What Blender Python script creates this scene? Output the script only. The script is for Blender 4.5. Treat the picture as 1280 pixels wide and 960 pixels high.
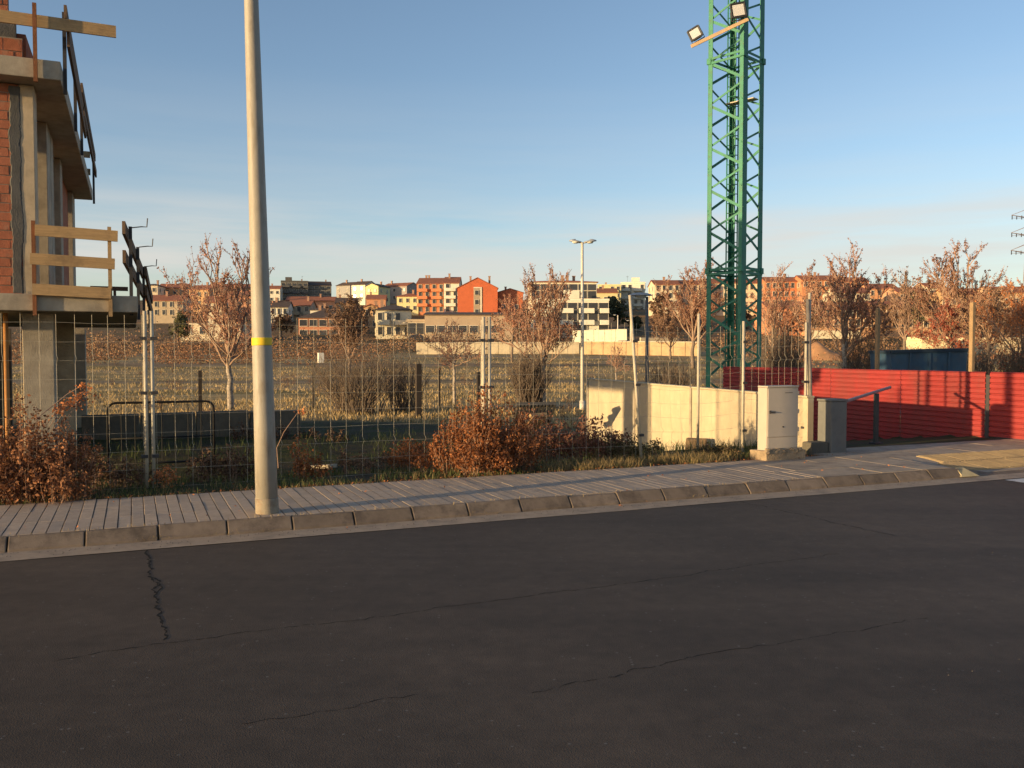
import bpy, math, random
import numpy as np
from mathutils import Vector, Matrix, noise as mnoise

for o in list(bpy.data.objects):
    bpy.data.objects.remove(o)
scene = bpy.context.scene
COL = scene.collection
R = math.radians

# ------------------------------------------------------------------ camera
F = 1100.0                      # focal length in photo pixels (1280 wide)
EYE = 1.6
PITCH = math.atan(40 / F)       # horizon lies on photo row 440
cam_d = bpy.data.cameras.new("camera")
cam = bpy.data.objects.new("camera", cam_d)
COL.objects.link(cam)
cam.location = (0, 0, EYE)
cam.rotation_euler = (math.pi / 2 - PITCH, 0, 0)
cam_d.sensor_width = 36
cam_d.lens = 36 * F / 1280
cam_d.clip_start = 0.05
cam_d.clip_end = 6000
scene.camera = cam

# ------------------------------------------------------------------ light
SUN_AZ = R(33)                  # ground direction in which shadows run (from +X)
SUN_EL = R(4.6)
SD = Vector((-math.cos(SUN_AZ) * math.cos(SUN_EL), -math.sin(SUN_AZ) * math.cos(SUN_EL), math.sin(SUN_EL)))
sl = bpy.data.lights.new("sun", 'SUN')
sl.energy = 4.4
sl.angle = R(0.55)
sl.color = (1.0, 0.72, 0.37)
sun = bpy.data.objects.new("sun", sl)
COL.objects.link(sun)
sun.rotation_euler = SD.to_track_quat('Z', 'Y').to_euler()

world = bpy.data.worlds.new("World")
scene.world = world
world.use_nodes = True
wn = world.node_tree.nodes
wl = world.node_tree.links
for n in list(wn):
    wn.remove(n)
w_out = wn.new('ShaderNodeOutputWorld')
w_bg = wn.new('ShaderNodeBackground')
w_bg.inputs['Strength'].default_value = 0.15
sky = wn.new('ShaderNodeTexSky')
sky.sky_type = 'NISHITA'
sky.sun_disc = False
sky.sun_elevation = SUN_EL
sky.sun_rotation = math.atan2(SD.x, SD.y)
sky.air_density = 0.75
sky.dust_density = 1.0
sky.ozone_density = 1.0
# thin high cirrus, as noise on the sky direction
w_tc = wn.new('ShaderNodeTexCoord')
w_sep = wn.new('ShaderNodeSeparateXYZ')
wl.new(w_tc.outputs['Generated'], w_sep.inputs[0])
w_map = wn.new('ShaderNodeMapping')
w_map.inputs['Scale'].default_value = (2.2, 2.2, 26)
wl.new(w_tc.outputs['Generated'], w_map.inputs['Vector'])
w_no = wn.new('ShaderNodeTexNoise')
w_no.inputs['Scale'].default_value = 1.0
w_no.inputs['Detail'].default_value = 6
w_no.inputs['Roughness'].default_value = 0.55
wl.new(w_map.outputs[0], w_no.inputs['Vector'])
w_r = wn.new('ShaderNodeMapRange')
w_r.inputs[1].default_value = 0.28
w_r.inputs[2].default_value = 0.60
wl.new(w_no.outputs['Fac'], w_r.inputs[0])
w_cr = wn.new('ShaderNodeValToRGB')
e = w_cr.color_ramp.elements
e[0].position = 0.0; e[0].color = (0, 0, 0, 1)
e[1].position = 0.30; e[1].color = (0, 0, 0, 1)
a = e.new(0.09); a.color = (0.8, 0.8, 0.8, 1)
a = e.new(0.13); a.color = (0.9, 0.9, 0.9, 1)
a = e.new(0.17); a.color = (0.2, 0.2, 0.2, 1)
wl.new(w_sep.outputs['Z'], w_cr.inputs[0])
w_m = wn.new('ShaderNodeMath'); w_m.operation = 'MULTIPLY'
wl.new(w_r.outputs[0], w_m.inputs[0]); wl.new(w_cr.outputs[0], w_m.inputs[1])
w_m2 = wn.new('ShaderNodeMath'); w_m2.operation = 'MULTIPLY'; w_m2.inputs[1].default_value = 0.95
wl.new(w_m.outputs[0], w_m2.inputs[0])
w_mix = wn.new('ShaderNodeMix'); w_mix.data_type = 'RGBA'
wl.new(w_m2.outputs[0], w_mix.inputs['Factor'])
w_hs = wn.new('ShaderNodeHueSaturation')
w_hs.inputs['Saturation'].default_value = 1.0
wl.new(sky.outputs[0], w_hs.inputs['Color'])
w_tint = wn.new('ShaderNodeMix'); w_tint.data_type = 'RGBA'; w_tint.blend_type = 'MULTIPLY'
w_tint.inputs['Factor'].default_value = 1
w_tint.inputs[7].default_value = (1.02, 1.06, 1.17, 1)
wl.new(w_hs.outputs[0], w_tint.inputs[6])
wl.new(w_tint.outputs[2], w_mix.inputs[6])
w_mix.inputs[7].default_value = (2.9, 2.75, 2.55, 1)
wl.new(w_mix.outputs[2], w_bg.inputs['Color'])
wl.new(w_bg.outputs[0], w_out.inputs['Surface'])

vs = scene.view_settings
vs.view_transform = 'Standard'
vs.look = 'None'
vs.gamma = 1
vs.use_curve_mapping = False
vs.exposure = 0.8

# ------------------------------------------------------------------ frames
TH = R(23.3)
DS = Vector((math.cos(TH), math.sin(TH), 0))     # along the street
DT = Vector((-math.sin(TH), math.cos(TH), 0))    # away from the street
A0 = Vector((0, 8.8, 0))                         # back edge of the kerb, straight ahead
UP = Vector((0, 0, 1))

def S(s, t, z=0.0):
    p = A0 + DS * s + DT * t
    p.z = z
    return p

def to_st(x, y):
    dx, dy = x - A0.x, y - A0.y
    return dx * DS.x + dy * DS.y, dx * DT.x + dy * DT.y

def ray(px, py):
    v = Vector(((px - 640) / F, 0, 0)) + Vector((0, math.cos(PITCH), -math.sin(PITCH))) \
        - Vector((0, math.sin(PITCH), math.cos(PITCH))) * ((py - 480) / F)
    return v

def W(px, py, Y):
    v = ray(px, py)
    return Vector((0, 0, EYE)) + v * (Y / v.y)

def Wz(px, py, z):
    v = ray(px, py)
    return Vector((0, 0, EYE)) + v * ((z - EYE) / v.z)

def lerp_table(tab, x):
    if x <= tab[0][0]:
        return tab[0][1]
    for (a, b), (c, d) in zip(tab, tab[1:]):
        if x <= c:
            return b + (d - b) * (x - a) / (c - a)
    return tab[-1][1]

FIELD = [(20, -.55), (30, -.45), (45, -.35), (60, -.2), (90, .5), (125, 1.35), (150, 2.6), (180, 4.4),
         (260, 11), (350, 19), (430, 27), (600, 31), (1000, 31), (3000, 10)]

def sm(a, b, x):
    x = min(1, max(0, (x - a) / (b - a)))
    return x * x * (3 - 2 * x)

def gz(x, y):
    s, t = to_st(x, y)
    if t < -7.7:
        return 0.06
    if t < 1.58:
        return -0.35
    n = mnoise.noise(Vector((x * .9, y * .9, 0))) * .05 + mnoise.noise(Vector((x * .2, y * .2, 3))) * .08
    f = lerp_table(FIELD, y)
    if s < 5.9:
        k = sm(2.0, 5.0, s)
        lot = .09 + (-.5 - .09) * sm(2.6, 4.4 + 4.5 * k, t) + .42 * sm(6.5, 9.5, t) * (1 - .5 * k)
    elif s < 10.4:
        lot = .10 - .55 * sm(2.2, 8.5, t)
        n *= .2
    else:
        lot = .1 - .5 * sm(3, 9, t)
    k = sm(19, 30, y) * sm(6, 11, t)
    z = lot * (1 - k) + f * k
    n *= .25 + .75 * sm(2.3, 4, t)
    n += mnoise.noise(Vector((x * .03, y * .03, 7))) * .25 * sm(32, 70, y)
    return z + n

# ------------------------------------------------------------------ materials
MATS = {}

def mat(name, color, rough=.8, var=.15, scale=8., bump=.0, bscale=60., spec=.3, metal=0., island=0., trans=0.,
        stain=None, stain_scale=1.2, stain_lo=.5, stain_hi=.7, stretch=None, streak=None):
    """noise-varied principled material in object space"""
    if name in MATS:
        return MATS[name]
    m = bpy.data.materials.new(name)
    m.use_nodes = True
    nt = m.node_tree
    N, L = nt.nodes, nt.links
    b = N['Principled BSDF']
    b.inputs['Roughness'].default_value = rough
    b.inputs['Specular IOR Level'].default_value = spec
    b.inputs['Metallic'].default_value = metal
    geo = N.new('ShaderNodeNewGeometry')
    vec = geo.outputs['Position']
    if stretch:
        mp = N.new('ShaderNodeMapping')
        mp.inputs['Scale'].default_value = stretch
        L.new(vec, mp.inputs['Vector'])
        vec = mp.outputs[0]
    no = N.new('ShaderNodeTexNoise')
    no.inputs['Scale'].default_value = scale
    no.inputs['Detail'].default_value = 8
    no.inputs['Roughness'].default_value = .65
    L.new(vec, no.inputs['Vector'])
    mr = N.new('ShaderNodeMapRange')
    mr.inputs[1].default_value = .25; mr.inputs[2].default_value = .75
    mr.inputs[3].default_value = 1 - var; mr.inputs[4].default_value = 1 + var
    L.new(no.outputs['Fac'], mr.inputs[0])
    val = mr.outputs[0]
    if island:
        ir = N.new('ShaderNodeMapRange')
        ir.inputs[3].default_value = 1 - island; ir.inputs[4].default_value = 1 + island
        L.new(geo.outputs['Random Per Island'], ir.inputs[0])
        mm = N.new('ShaderNodeMath'); mm.operation = 'MULTIPLY'
        L.new(val, mm.inputs[0]); L.new(ir.outputs[0], mm.inputs[1])
        val = mm.outputs[0]
        oi = N.new('ShaderNodeObjectInfo')
        orr = N.new('ShaderNodeMapRange')
        orr.inputs[3].default_value = 1 - island * .7; orr.inputs[4].default_value = 1 + island * .7
        L.new(oi.outputs['Random'], orr.inputs[0])
        mm = N.new('ShaderNodeMath'); mm.operation = 'MULTIPLY'
        L.new(val, mm.inputs[0]); L.new(orr.outputs[0], mm.inputs[1])
        val = mm.outputs[0]
    vm = N.new('ShaderNodeVectorMath'); vm.operation = 'SCALE'
    vm.inputs[0].default_value = color[:3]
    L.new(val, vm.inputs['Scale'])
    out = vm.outputs[0]
    if stain:
        n2 = N.new('ShaderNodeTexNoise')
        n2.inputs['Scale'].default_value = stain_scale
        n2.inputs['Detail'].default_value = 9
        n2.inputs['Roughness'].default_value = .7
        v2 = geo.outputs['Position']
        if streak:
            mp2 = N.new('ShaderNodeMapping'); mp2.inputs['Scale'].default_value = streak
            L.new(v2, mp2.inputs['Vector']); v2 = mp2.outputs[0]
        L.new(v2, n2.inputs['Vector'])
        r2 = N.new('ShaderNodeMapRange')
        r2.inputs[1].default_value = stain_lo; r2.inputs[2].default_value = stain_hi
        L.new(n2.outputs['Fac'], r2.inputs[0])
        mx = N.new('ShaderNodeMix'); mx.data_type = 'RGBA'
        L.new(r2.outputs[0], mx.inputs['Factor'])
        L.new(out, mx.inputs[6])
        mx.inputs[7].default_value = (*stain[:3], 1)
        out = mx.outputs[2]
    L.new(out, b.inputs['Base Color'])
    if bump:
        bn = N.new('ShaderNodeTexNoise')
        bn.inputs['Scale'].default_value = bscale
        bn.inputs['Detail'].default_value = 6
        L.new(vec, bn.inputs['Vector'])
        bp = N.new('ShaderNodeBump')
        bp.inputs['Strength'].default_value = bump
        bp.inputs['Distance'].default_value = .02
        L.new(bn.outputs['Fac'], bp.inputs['Height'])
        L.new(bp.outputs[0], b.inputs['Normal'])
    if trans:
        tr = N.new('ShaderNodeBsdfTranslucent')
        L.new(out, tr.inputs['Color'])
        ms = N.new('ShaderNodeMixShader')
        ms.inputs[0].default_value = trans
        L.new(b.outputs[0], ms.inputs[1]); L.new(tr.outputs[0], ms.inputs[2])
        L.new(ms.outputs[0], N['Material Output'].inputs['Surface'])
    MATS[name] = m
    return m

M_conc = mat('concrete', (.38, .32, .24), .9, .22, 5, .3, 90, stain=(.25, .21, .16), stain_scale=2.2)
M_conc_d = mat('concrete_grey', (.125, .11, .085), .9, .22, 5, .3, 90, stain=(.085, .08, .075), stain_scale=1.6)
M_panelc = mat('concrete_cream', (.50, .41, .275), .85, .13, 3.5, .25, 70, stain=(.36, .30, .22), stain_scale=1.6, stain_lo=.5, stain_hi=.85,
               streak=(1.4, 1.4, .35))
M_paver = mat('paver', (.40, .31, .235), .85, .16, 12, .35, 120, island=.10, stain=(.27, .225, .19), stain_scale=3.2, stain_lo=.5, stain_hi=.8)
M_joint = mat('joint_dirt', (.10, .08, .065), .95, .3, 30, .3, 150)
M_kerb = mat('kerb', (.20, .152, .115), .88, .25, 7, .3, 110, island=.2, stain=(.085, .065, .052), stain_scale=5, stain_lo=.47, stain_hi=.7)
M_gutter = mat('gutter', (.36, .275, .20), .85, .2, 8, .35, 110, stain=(.17, .14, .115), stain_scale=3.5, stain_lo=.48, stain_hi=.8)
M_crack = mat('crack', (.008, .007, .006), .95, .2)
M_white = mat('road_paint', (.62, .6, .56), .7, .15, 20, .2, stain=(.2, .18, .17), stain_scale=9, stain_lo=.5, stain_hi=.7)
M_tact = mat('tactile', (.38, .275, .15), .85, .25, 6, .2, 90, stain=(.23, .175, .115), stain_scale=2.5)
M_galv = mat('galvanised', (.46, .40, .30), .55, .15, 9, .1, 60, spec=.4, metal=0., stain=(.30, .27, .23), stain_scale=6, stain_lo=.5, stain_hi=.8)
M_pole = mat('pole_paint', (.33, .295, .245), .55, .10, 7, .08, 40, spec=.4, stain=(.20, .15, .10), stain_scale=5, stain_lo=.5, stain_hi=.8,
             streak=(3, 3, .6))
M_yellow = mat('yellow_band', (.78, .52, .03), .6, .1)
M_bare = mat('scuffed_paint', (.27, .225, .165), .7, .25, 14, .2, 80, stain=(.22, .13, .07), stain_scale=9, stain_lo=.5, stain_hi=.68)
M_brick = mat('brick', (.36, .125, .068), .9, .3, 9, .35, 80, island=.16, stain=(.34, .23, .16), stain_scale=5, stain_lo=.53, stain_hi=.75)
M_mortar = mat('mortar', (.26, .235, .2), .95, .2, 14, .4, 90)
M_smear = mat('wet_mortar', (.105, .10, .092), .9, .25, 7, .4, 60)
M_wood = mat('timber_board', (.42, .27, .13), .85, .22, 4, .25, 50, stretch=(1.2, 1.2, 14), stain=(.26, .17, .09), stain_scale=3)
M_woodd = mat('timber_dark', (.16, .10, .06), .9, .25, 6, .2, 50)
M_rust = mat('rusty_steel', (.22, .085, .035), .8, .3, 14, .2, 70)
M_steel = mat('dark_steel', (.055, .05, .05), .6, .2, 10, .1)
M_green = mat('green_paint', (.04, .20, .122), .55, .2, 5, .05, spec=.35, stain=(.075, .12, .07), stain_scale=6, stain_lo=.52, stain_hi=.72)
M_red = mat('red_sheet', (.30, .036, .033), .6, .14, 3, .06, 40, spec=.3, island=.12, stain=(.20, .05, .042), stain_scale=1.0, stain_lo=.46, stain_hi=.72, streak=(2.2, 2.2, .5))
M_blue = mat('blue_paint', (.035, .075, .125), .6, .2, 4, .1, stain=(.06, .07, .09), stain_scale=3)
M_cab = mat('cabinet_grey', (.45, .385, .315), .6, .06, 6, .04, 60, spec=.35, stain=(.36, .30, .24), stain_scale=3.5, stain_lo=.55, stain_hi=.85)
M_black = mat('black_plastic', (.02, .02, .022), .5, .2)
M_lens = mat('lamp_glass', (.75, .70, .6), .12, .05, spec=.8, metal=.4)
M_bark = mat('bark', (.19, .14, .105), .9, .3, 20, .3, 60)
M_barkp = mat('pale_bark', (.36, .30, .24), .85, .3, 14, .2, 60, stain=(.12, .09, .07), stain_scale=11, stain_lo=.5, stain_hi=.6)
M_limb = mat('limb_bark', (.30, .20, .14), .9, .3, 16, .2, 60)
M_twig = mat('twig', (.31, .195, .14), .9, .3, 20)
M_twigd = mat('grey_twig', (.125, .092, .07), .9, .3, 20)
M_leafr = mat('leaf_rust', (.42, .155, .055), .7, .2, 4, island=.5, trans=.25)
M_leafp = mat('leaf_pinkish', (.38, .18, .115), .7, .2, 4, island=.4, trans=.25)
M_leafd = mat('leaf_dark', (.055, .06, .03), .7, .3, 3, island=.4, trans=.2)
M_leafb = mat('leaf_brown', (.20, .115, .07), .8, .3, 3, island=.45, trans=.2)
M_leafred = mat('leaf_red', (.32, .085, .05), .8, .3, 3, island=.45, trans=.2)
M_leafo = mat('leaf_olive', (.11, .10, .045), .8, .3, 3, island=.4, trans=.2)
M_grass = mat('grass_green', (.075, .095, .03), .8, .3, 2, island=.45, trans=.3)
M_straw = mat('straw', (.36, .26, .12), .8, .25, 2, island=.4, trans=.3)
M_glass = mat('window_glass', (.045, .045, .05), .2, .2, 1, spec=.5, island=.3)
M_shut = mat('shutter', (.16, .12, .09), .7, .2, 3, island=.3)

# asphalt: dark binder, pale grit, worn patches
def asphalt():
    m = bpy.data.materials.new('asphalt'); m.use_nodes = True
    N, L = m.node_tree.nodes, m.node_tree.links
    b = N['Principled BSDF']; b.inputs['Roughness'].default_value = .82; b.inputs['Specular IOR Level'].default_value = .35
    g = N.new('ShaderNodeNewGeometry')
    def noise(sc, det=8, ro=.6):
        n = N.new('ShaderNodeTexNoise'); n.inputs['Scale'].default_value = sc; n.inputs['Detail'].default_value = det
        n.inputs['Roughness'].default_value = ro; L.new(g.outputs['Position'], n.inputs['Vector']); return n.outputs['Fac']
    def rng(src, a, b_, c, d):
        r = N.new('ShaderNodeMapRange'); r.inputs[1].default_value = a; r.inputs[2].default_value = b_
        r.inputs[3].default_value = c; r.inputs[4].default_value = d; L.new(src, r.inputs[0]); return r.outputs[0]
    def mul(x, y):
        q = N.new('ShaderNodeMath'); q.operation = 'MULTIPLY'; L.new(x, q.inputs[0]); L.new(y, q.inputs[1]); return q.outputs[0]
    v = mul(rng(noise(.4, 7), .3, .7, .74, 1.26), rng(noise(7, 8, .7), .3, .7, .8, 1.22))
    rot = N.new('ShaderNodeMapping'); rot.inputs['Rotation'].default_value = (0, 0, -TH); rot.inputs['Scale'].default_value = (.22, 1.5, 1)
    L.new(g.outputs['Position'], rot.inputs['Vector'])
    tn = N.new('ShaderNodeTexNoise'); tn.inputs['Scale'].default_value = 1.0; tn.inputs['Detail'].default_value = 7; tn.inputs['Roughness'].default_value = .6
    L.new(rot.outputs[0], tn.inputs['Vector'])
    v = mul(v, rng(tn.outputs['Fac'], .32, .68, .80, 1.2))
    v = mul(v, rng(noise(170, 3, .8), .3, .7, .4, 1.65))
    vor = N.new('ShaderNodeTexVoronoi'); vor.inputs['Scale'].default_value = 170
    L.new(g.outputs['Position'], vor.inputs['Vector'])
    sc = N.new('ShaderNodeVectorMath'); sc.operation = 'SCALE'; sc.inputs[0].default_value = (.070, .048, .032)
    L.new(v, sc.inputs['Scale'])
    sp = N.new('ShaderNodeTexVoronoi'); sp.inputs['Scale'].default_value = 34; L.new(g.outputs['Position'], sp.inputs['Vector'])
    sepc = N.new('ShaderNodeSeparateColor'); L.new(sp.outputs['Color'], sepc.inputs[0])
    f = mul(rng(sepc.outputs[0], .965, .98, 0, 1), rng(sp.outputs['Distance'], .22, .3, 1, 0))
    mx = N.new('ShaderNodeMix'); mx.data_type = 'RGBA'; L.new(f, mx.inputs['Factor']); L.new(sc.outputs[0], mx.inputs[6])
    mx.inputs[7].default_value = (.14, .115, .095, 1)
    L.new(mx.outputs[2], b.inputs['Base Color'])
    bp = N.new('ShaderNodeBump'); bp.inputs['Strength'].default_value = .3; bp.inputs['Distance'].default_value = .003
    L.new(vor.outputs['Distance'], bp.inputs['Height']); L.new(bp.outputs[0], b.inputs['Normal'])
    return m
M_asph = asphalt()

def ground_mat():
    m = bpy.data.materials.new('dry_field'); m.use_nodes = True
    N, L = m.node_tree.nodes, m.node_tree.links
    b = N['Principled BSDF']; b.inputs['Roughness'].default_value = .95; b.inputs['Specular IOR Level'].default_value = .1
    g = N.new('ShaderNodeNewGeometry')
    sep = N.new('ShaderNodeSeparateXYZ'); L.new(g.outputs['Position'], sep.inputs[0])
    def noise(sc, det=8, stretch=None):
        n = N.new('ShaderNodeTexNoise'); n.inputs['Scale'].default_value = sc; n.inputs['Detail'].default_value = det
        n.inputs['Roughness'].default_value = .65
        v = g.outputs['Position']
        if stretch:
            mp = N.new('ShaderNodeMapping'); mp.inputs['Scale'].default_value = stretch; L.new(v, mp.inputs['Vector']); v = mp.outputs[0]
        L.new(v, n.inputs['Vector']); return n.outputs['Fac']
    def rng(src, a, b_, c=0., d=1.):
        r = N.new('ShaderNodeMapRange'); r.inputs[1].default_value = a; r.inputs[2].default_value = b_
        r.inputs[3].default_value = c; r.inputs[4].default_value = d; L.new(src, r.inputs[0]); return r.outputs[0]
    def mix(f, a, b_):
        x = N.new('ShaderNodeMix'); x.data_type = 'RGBA'; L.new(f, x.inputs['Factor'])
        for k, c in ((6, a), (7, b_)):
            if isinstance(c, tuple): x.inputs[k].default_value = (*c, 1)
            else: L.new(c, x.inputs[k])
        return x.outputs[2]
    c = mix(rng(noise(.9, 8, (.35, 1.3, 1)), .38, .62), (.31, .21, .092), (.50, .345, .165))
    c = mix(rng(noise(.16, 6, (.25, 1, 1)), .47, .6), c, (.24, .175, .07))
    c = mix(rng(noise(.12, 5, (.35, 1.2, 1)), .54, .62), c, (.36, .25, .15))
    # two trodden paths across the field
    wob = noise(.05, 3)
    def path(y0, w, amp):
        q = N.new('ShaderNodeMath'); q.operation = 'MULTIPLY_ADD'; L.new(wob, q.inputs[0]); q.inputs[1].default_value = amp
        L.new(sep.outputs['Y'], q.inputs[2])
        d = N.new('ShaderNodeMath'); d.operation = 'SUBTRACT'; L.new(q.outputs[0], d.inputs[0]); d.inputs[1].default_value = y0 + amp * .5
        a = N.new('ShaderNodeMath'); a.operation = 'ABSOLUTE'; L.new(d.outputs[0], a.inputs[0])
        return rng(a.outputs[0], w * .6, w, 1, 0)
    c = mix(path(57, 3, 16), c, mix(rng(noise(.4), .4, .6), (.20, .14, .075), (.33, .235, .14)))
    c = mix(path(83, 4, 24), c, mix(rng(noise(.3), .4, .6), (.20, .14, .075), (.34, .23, .13)))
    # soil close to the street, coloured darker to deepen the lot's shade
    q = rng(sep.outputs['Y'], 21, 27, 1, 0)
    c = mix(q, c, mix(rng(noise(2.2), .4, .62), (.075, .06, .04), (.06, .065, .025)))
    far = rng(sep.outputs['Y'], 128, 150)
    c = mix(far, c, mix(rng(noise(.06, 6), .4, .6), (.22, .13, .07), (.15, .11, .055)))
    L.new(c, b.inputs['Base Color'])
    bp = N.new('ShaderNodeBump'); bp.inputs['Strength'].default_value = .7; bp.inputs['Distance'].default_value = .08
    L.new(noise(6), bp.inputs['Height']); L.new(bp.outputs[0], b.inputs['Normal'])
    return m
M_ground = ground_mat()

# ------------------------------------------------------------------ mesh helpers
class MB:
    def __init__(self):
        self.v = []; self.f = []
    def add(self, vs, fs):
        n = len(self.v)
        self.v.extend([tuple(p) for p in vs])
        self.f.extend([tuple(i + n for i in f) for f in fs])
    def hexa(self, p):      # 8 points: bottom ring then top ring
        self.add(p, [(3, 2, 1, 0), (4, 5, 6, 7), (0, 1, 5, 4), (1, 2, 6, 5), (2, 3, 7, 6), (3, 0, 4, 7)])
    def box(self, x0, x1, y0, y1, z0, z1):
        self.hexa([(x0, y0, z0), (x1, y0, z0), (x1, y1, z0), (x0, y1, z0), (x0, y0, z1), (x1, y0, z1), (x1, y1, z1), (x0, y1, z1)])
    def sbox(self, s0, s1, t0, t1, z0, z1):
        self.hexa([S(s0, t0, z0), S(s1, t0, z0), S(s1, t1, z0), S(s0, t1, z0), S(s0, t0, z1), S(s1, t0, z1), S(s1, t1, z1), S(s0, t1, z1)])
    def beam(self, a, b, w, h, up=UP):
        a = Vector(a); b = Vector(b)
        d = (b - a).normalized()
        x = d.cross(up)
        if x.length < 1e-4: x = d.cross(Vector((1, 0, 0)))
        x.normalize(); y = x.cross(d).normalized()
        x *= w / 2; y *= h / 2
        self.hexa([a - x - y, a + x - y, b + x - y, b - x - y, a - x + y, a + x + y, b + x + y, b - x + y])
    def tube(self, pts, rad, n=6, cap=True):
        pts = [Vector(p) for p in pts]
        if not isinstance(rad, (list, tuple)): rad = [rad] * len(pts)
        base = len(self.v)
        ref = None
        for i, p in enumerate(pts):
            d = (pts[min(i + 1, len(pts) - 1)] - pts[max(i - 1, 0)])
            if d.length < 1e-9: d = Vector((0, 0, 1))
            d.normalize()
            if ref is None:
                ref = d.orthogonal().normalized()
            x = (ref - d * ref.dot(d))
            if x.length < 1e-5: x = d.orthogonal()
            x.normalize(); ref = x
            y = d.cross(x)
            for k in range(n):
                a = 2 * math.pi * k / n
                q = p + (x * math.cos(a) + y * math.sin(a)) * rad[i]
                self.v.append(tuple(q))
        for i in range(len(pts) - 1):
            for k in range(n):
                a = base + i * n + k; b = base + i * n + (k + 1) % n
                self.f.append((a, b, b + n, a + n))
        if cap:
            self.f.append(tuple(base + k for k in reversed(range(n))))
            e = base + (len(pts) - 1) * n
            self.f.append(tuple(e + k for k in range(n)))

def link(name, me, parent=None):
    o = bpy.data.objects.new(name, me)
    COL.objects.link(o)
    if parent: o.parent = parent
    return o

def obj(name, mb, material, parent=None, origin=None, smooth=False, bevel=0., kind=None, label=None):
    """one mesh object from world-space geometry; stored relative to its parent (or its own base)"""
    par = Vector((0, 0, 0))
    q = parent
    while q is not None:
        par = par + q.location; q = q.parent
    own = Vector(origin) if origin is not None else Vector((0, 0, 0))
    off = par + (own if parent is None else own)
    me = bpy.data.meshes.new(name)
    vv = [(x - off.x, y - off.y, z - off.z) for x, y, z in mb.v]
    me.from_pydata(vv, [], mb.f)
    mats = material if isinstance(material, (list, tuple)) else [material]
    for m in mats: me.materials.append(m)
    if smooth:
        me.polygons.foreach_set('use_smooth', [True] * len(me.polygons))
    o = link(name, me, parent)
    o.location = own
    if bevel:
        md = o.modifiers.new('bevel', 'BEVEL'); md.width = bevel; md.segments = 2; md.limit_method = 'ANGLE'
    if kind: o['kind'] = kind
    if label: o['label'] = label
    return o

def thing(name, label, cat, loc, group=None):
    o = bpy.data.objects.new(name, None)
    COL.objects.link(o)
    o.empty_display_size = .2
    o.location = loc
    o['label'] = label; o['category'] = cat
    if group: o['group'] = group
    return o

def tag(o, label, cat, group=None):
    o['label'] = label; o['category'] = cat
    if group: o['group'] = group
    return o

def quads(mb, rng, pts, size, sv=.35, flat=0.):
    """leaf-sized bent diamonds at the given points"""
    for p in pts:
        a = rng.uniform(0, 2 * math.pi); zz = rng.uniform(-1, 1) * (1 - flat) + flat
        rr = math.sqrt(max(0, 1 - zz * zz))
        n = Vector((rr * math.cos(a), rr * math.sin(a), zz))
        u = n.orthogonal().normalized()
        b = rng.uniform(0, 2 * math.pi)
        w = n.cross(u)
        u, w = u * math.cos(b) + w * math.sin(b), w * math.cos(b) - u * math.sin(b)
        l = size * rng.uniform(1 - sv, 1 + sv)
        k = l * .32
        i = len(mb.v)
        p = Vector(p)
        mb.v += [tuple(p - u * l * .5), tuple(p + w * k + n * l * .08), tuple(p + u * l * .5), tuple(p - w * k + n * l * .08)]
        mb.f.append((i, i + 1, i + 2, i + 3))

# ------------------------------------------------------------------ THE SETTING
def terrain():
    def axis(spec):
        out = []
        for a, b, st in spec:
            n = max(1, round((b - a) / st))
            out += [a + (b - a) * i / n for i in range(n)]
        out.append(spec[-1][1])
        return out
    xs = axis([(-1600, -400, 150), (-400, -100, 25), (-100, -20, 5), (-20, -9, .6), (-9, 11, .22), (11, 22, .6), (22, 110, 5), (110, 400, 25), (400, 1600, 150)])
    ys = axis([(-900, -100, 100), (-100, -12, 11), (-12, 7, 1), (7, 25, .22), (25, 60, 1.2), (60, 150, 4), (150, 460, 12), (460, 1000, 60), (1000, 3000, 400)])
    mb = MB()
    nx = len(xs)
    for y in ys:
        for x in xs:
            mb.v.append((x, y, gz(x, y)))
    for j in range(len(ys) - 1):
        for i in range(nx - 1):
            a = j * nx + i
            mb.f.append((a, a + 1, a + 1 + nx, a + nx))
    obj('ground', mb, M_ground, smooth=True, kind='structure')
terrain()

SA, SB = -14.0, 16.0
# road
mb = MB()
n = 60
for i in range(n + 1):
    s = -160 + 320 * i / n
    for t in (-7.6, -4, -.43):
        mb.v.append(tuple(S(s, t, 0)))
for i in range(n):
    for k in range(2):
        a = i * 3 + k
        mb.f.append((a, a + 3, a + 4, a + 1))
road = obj('road', mb, M_asph, kind='structure')

def crack(pts, w, seed, wob=.02):
    rng = random.Random(seed)
    P = [Wz(x, y, 0.0012) for x, y in pts]
    line = []
    for a, b in zip(P, P[1:]):
        L = (b - a).length
        k = max(2, int(L / .028))
        for i in range(k):
            line.append(a.lerp(b, i / k))
    line.append(P[-1])
    mb = MB()
    off = 0
    for i, p in enumerate(line):
        d = (line[min(i + 1, len(line) - 1)] - line[max(i - 1, 0)]).normalized()
        sd = Vector((-d.y, d.x, 0))
        off = off * .72 + rng.uniform(-wob, wob) * (1.6 if rng.random() < .25 else .8)
        ww = w * rng.uniform(.15, 1.2) * (.3 if i in (0, len(line) - 1) else 1)
        c = p + sd * off
        mb.v += [tuple(c - sd * ww / 2), tuple(c + sd * ww / 2)]
        if i and rng.random() > .05:
            k = len(mb.v)
            mb.f.append((k - 4, k - 3, k - 1, k - 2))
    return obj('crack', mb, M_crack, road)
crack([(186, 682), (188, 705), (197, 727), (193, 745), (203, 765), (207, 800)], .021, 1, .015)
crack([(190, 720), (202, 735), (194, 742)], .016, 7, .012)
crack([(207, 804), (290, 793), (380, 782), (480, 770), (560, 758), (640, 748), (740, 735), (830, 723), (940, 706), (1050, 692)], .009, 2, .012)
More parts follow.
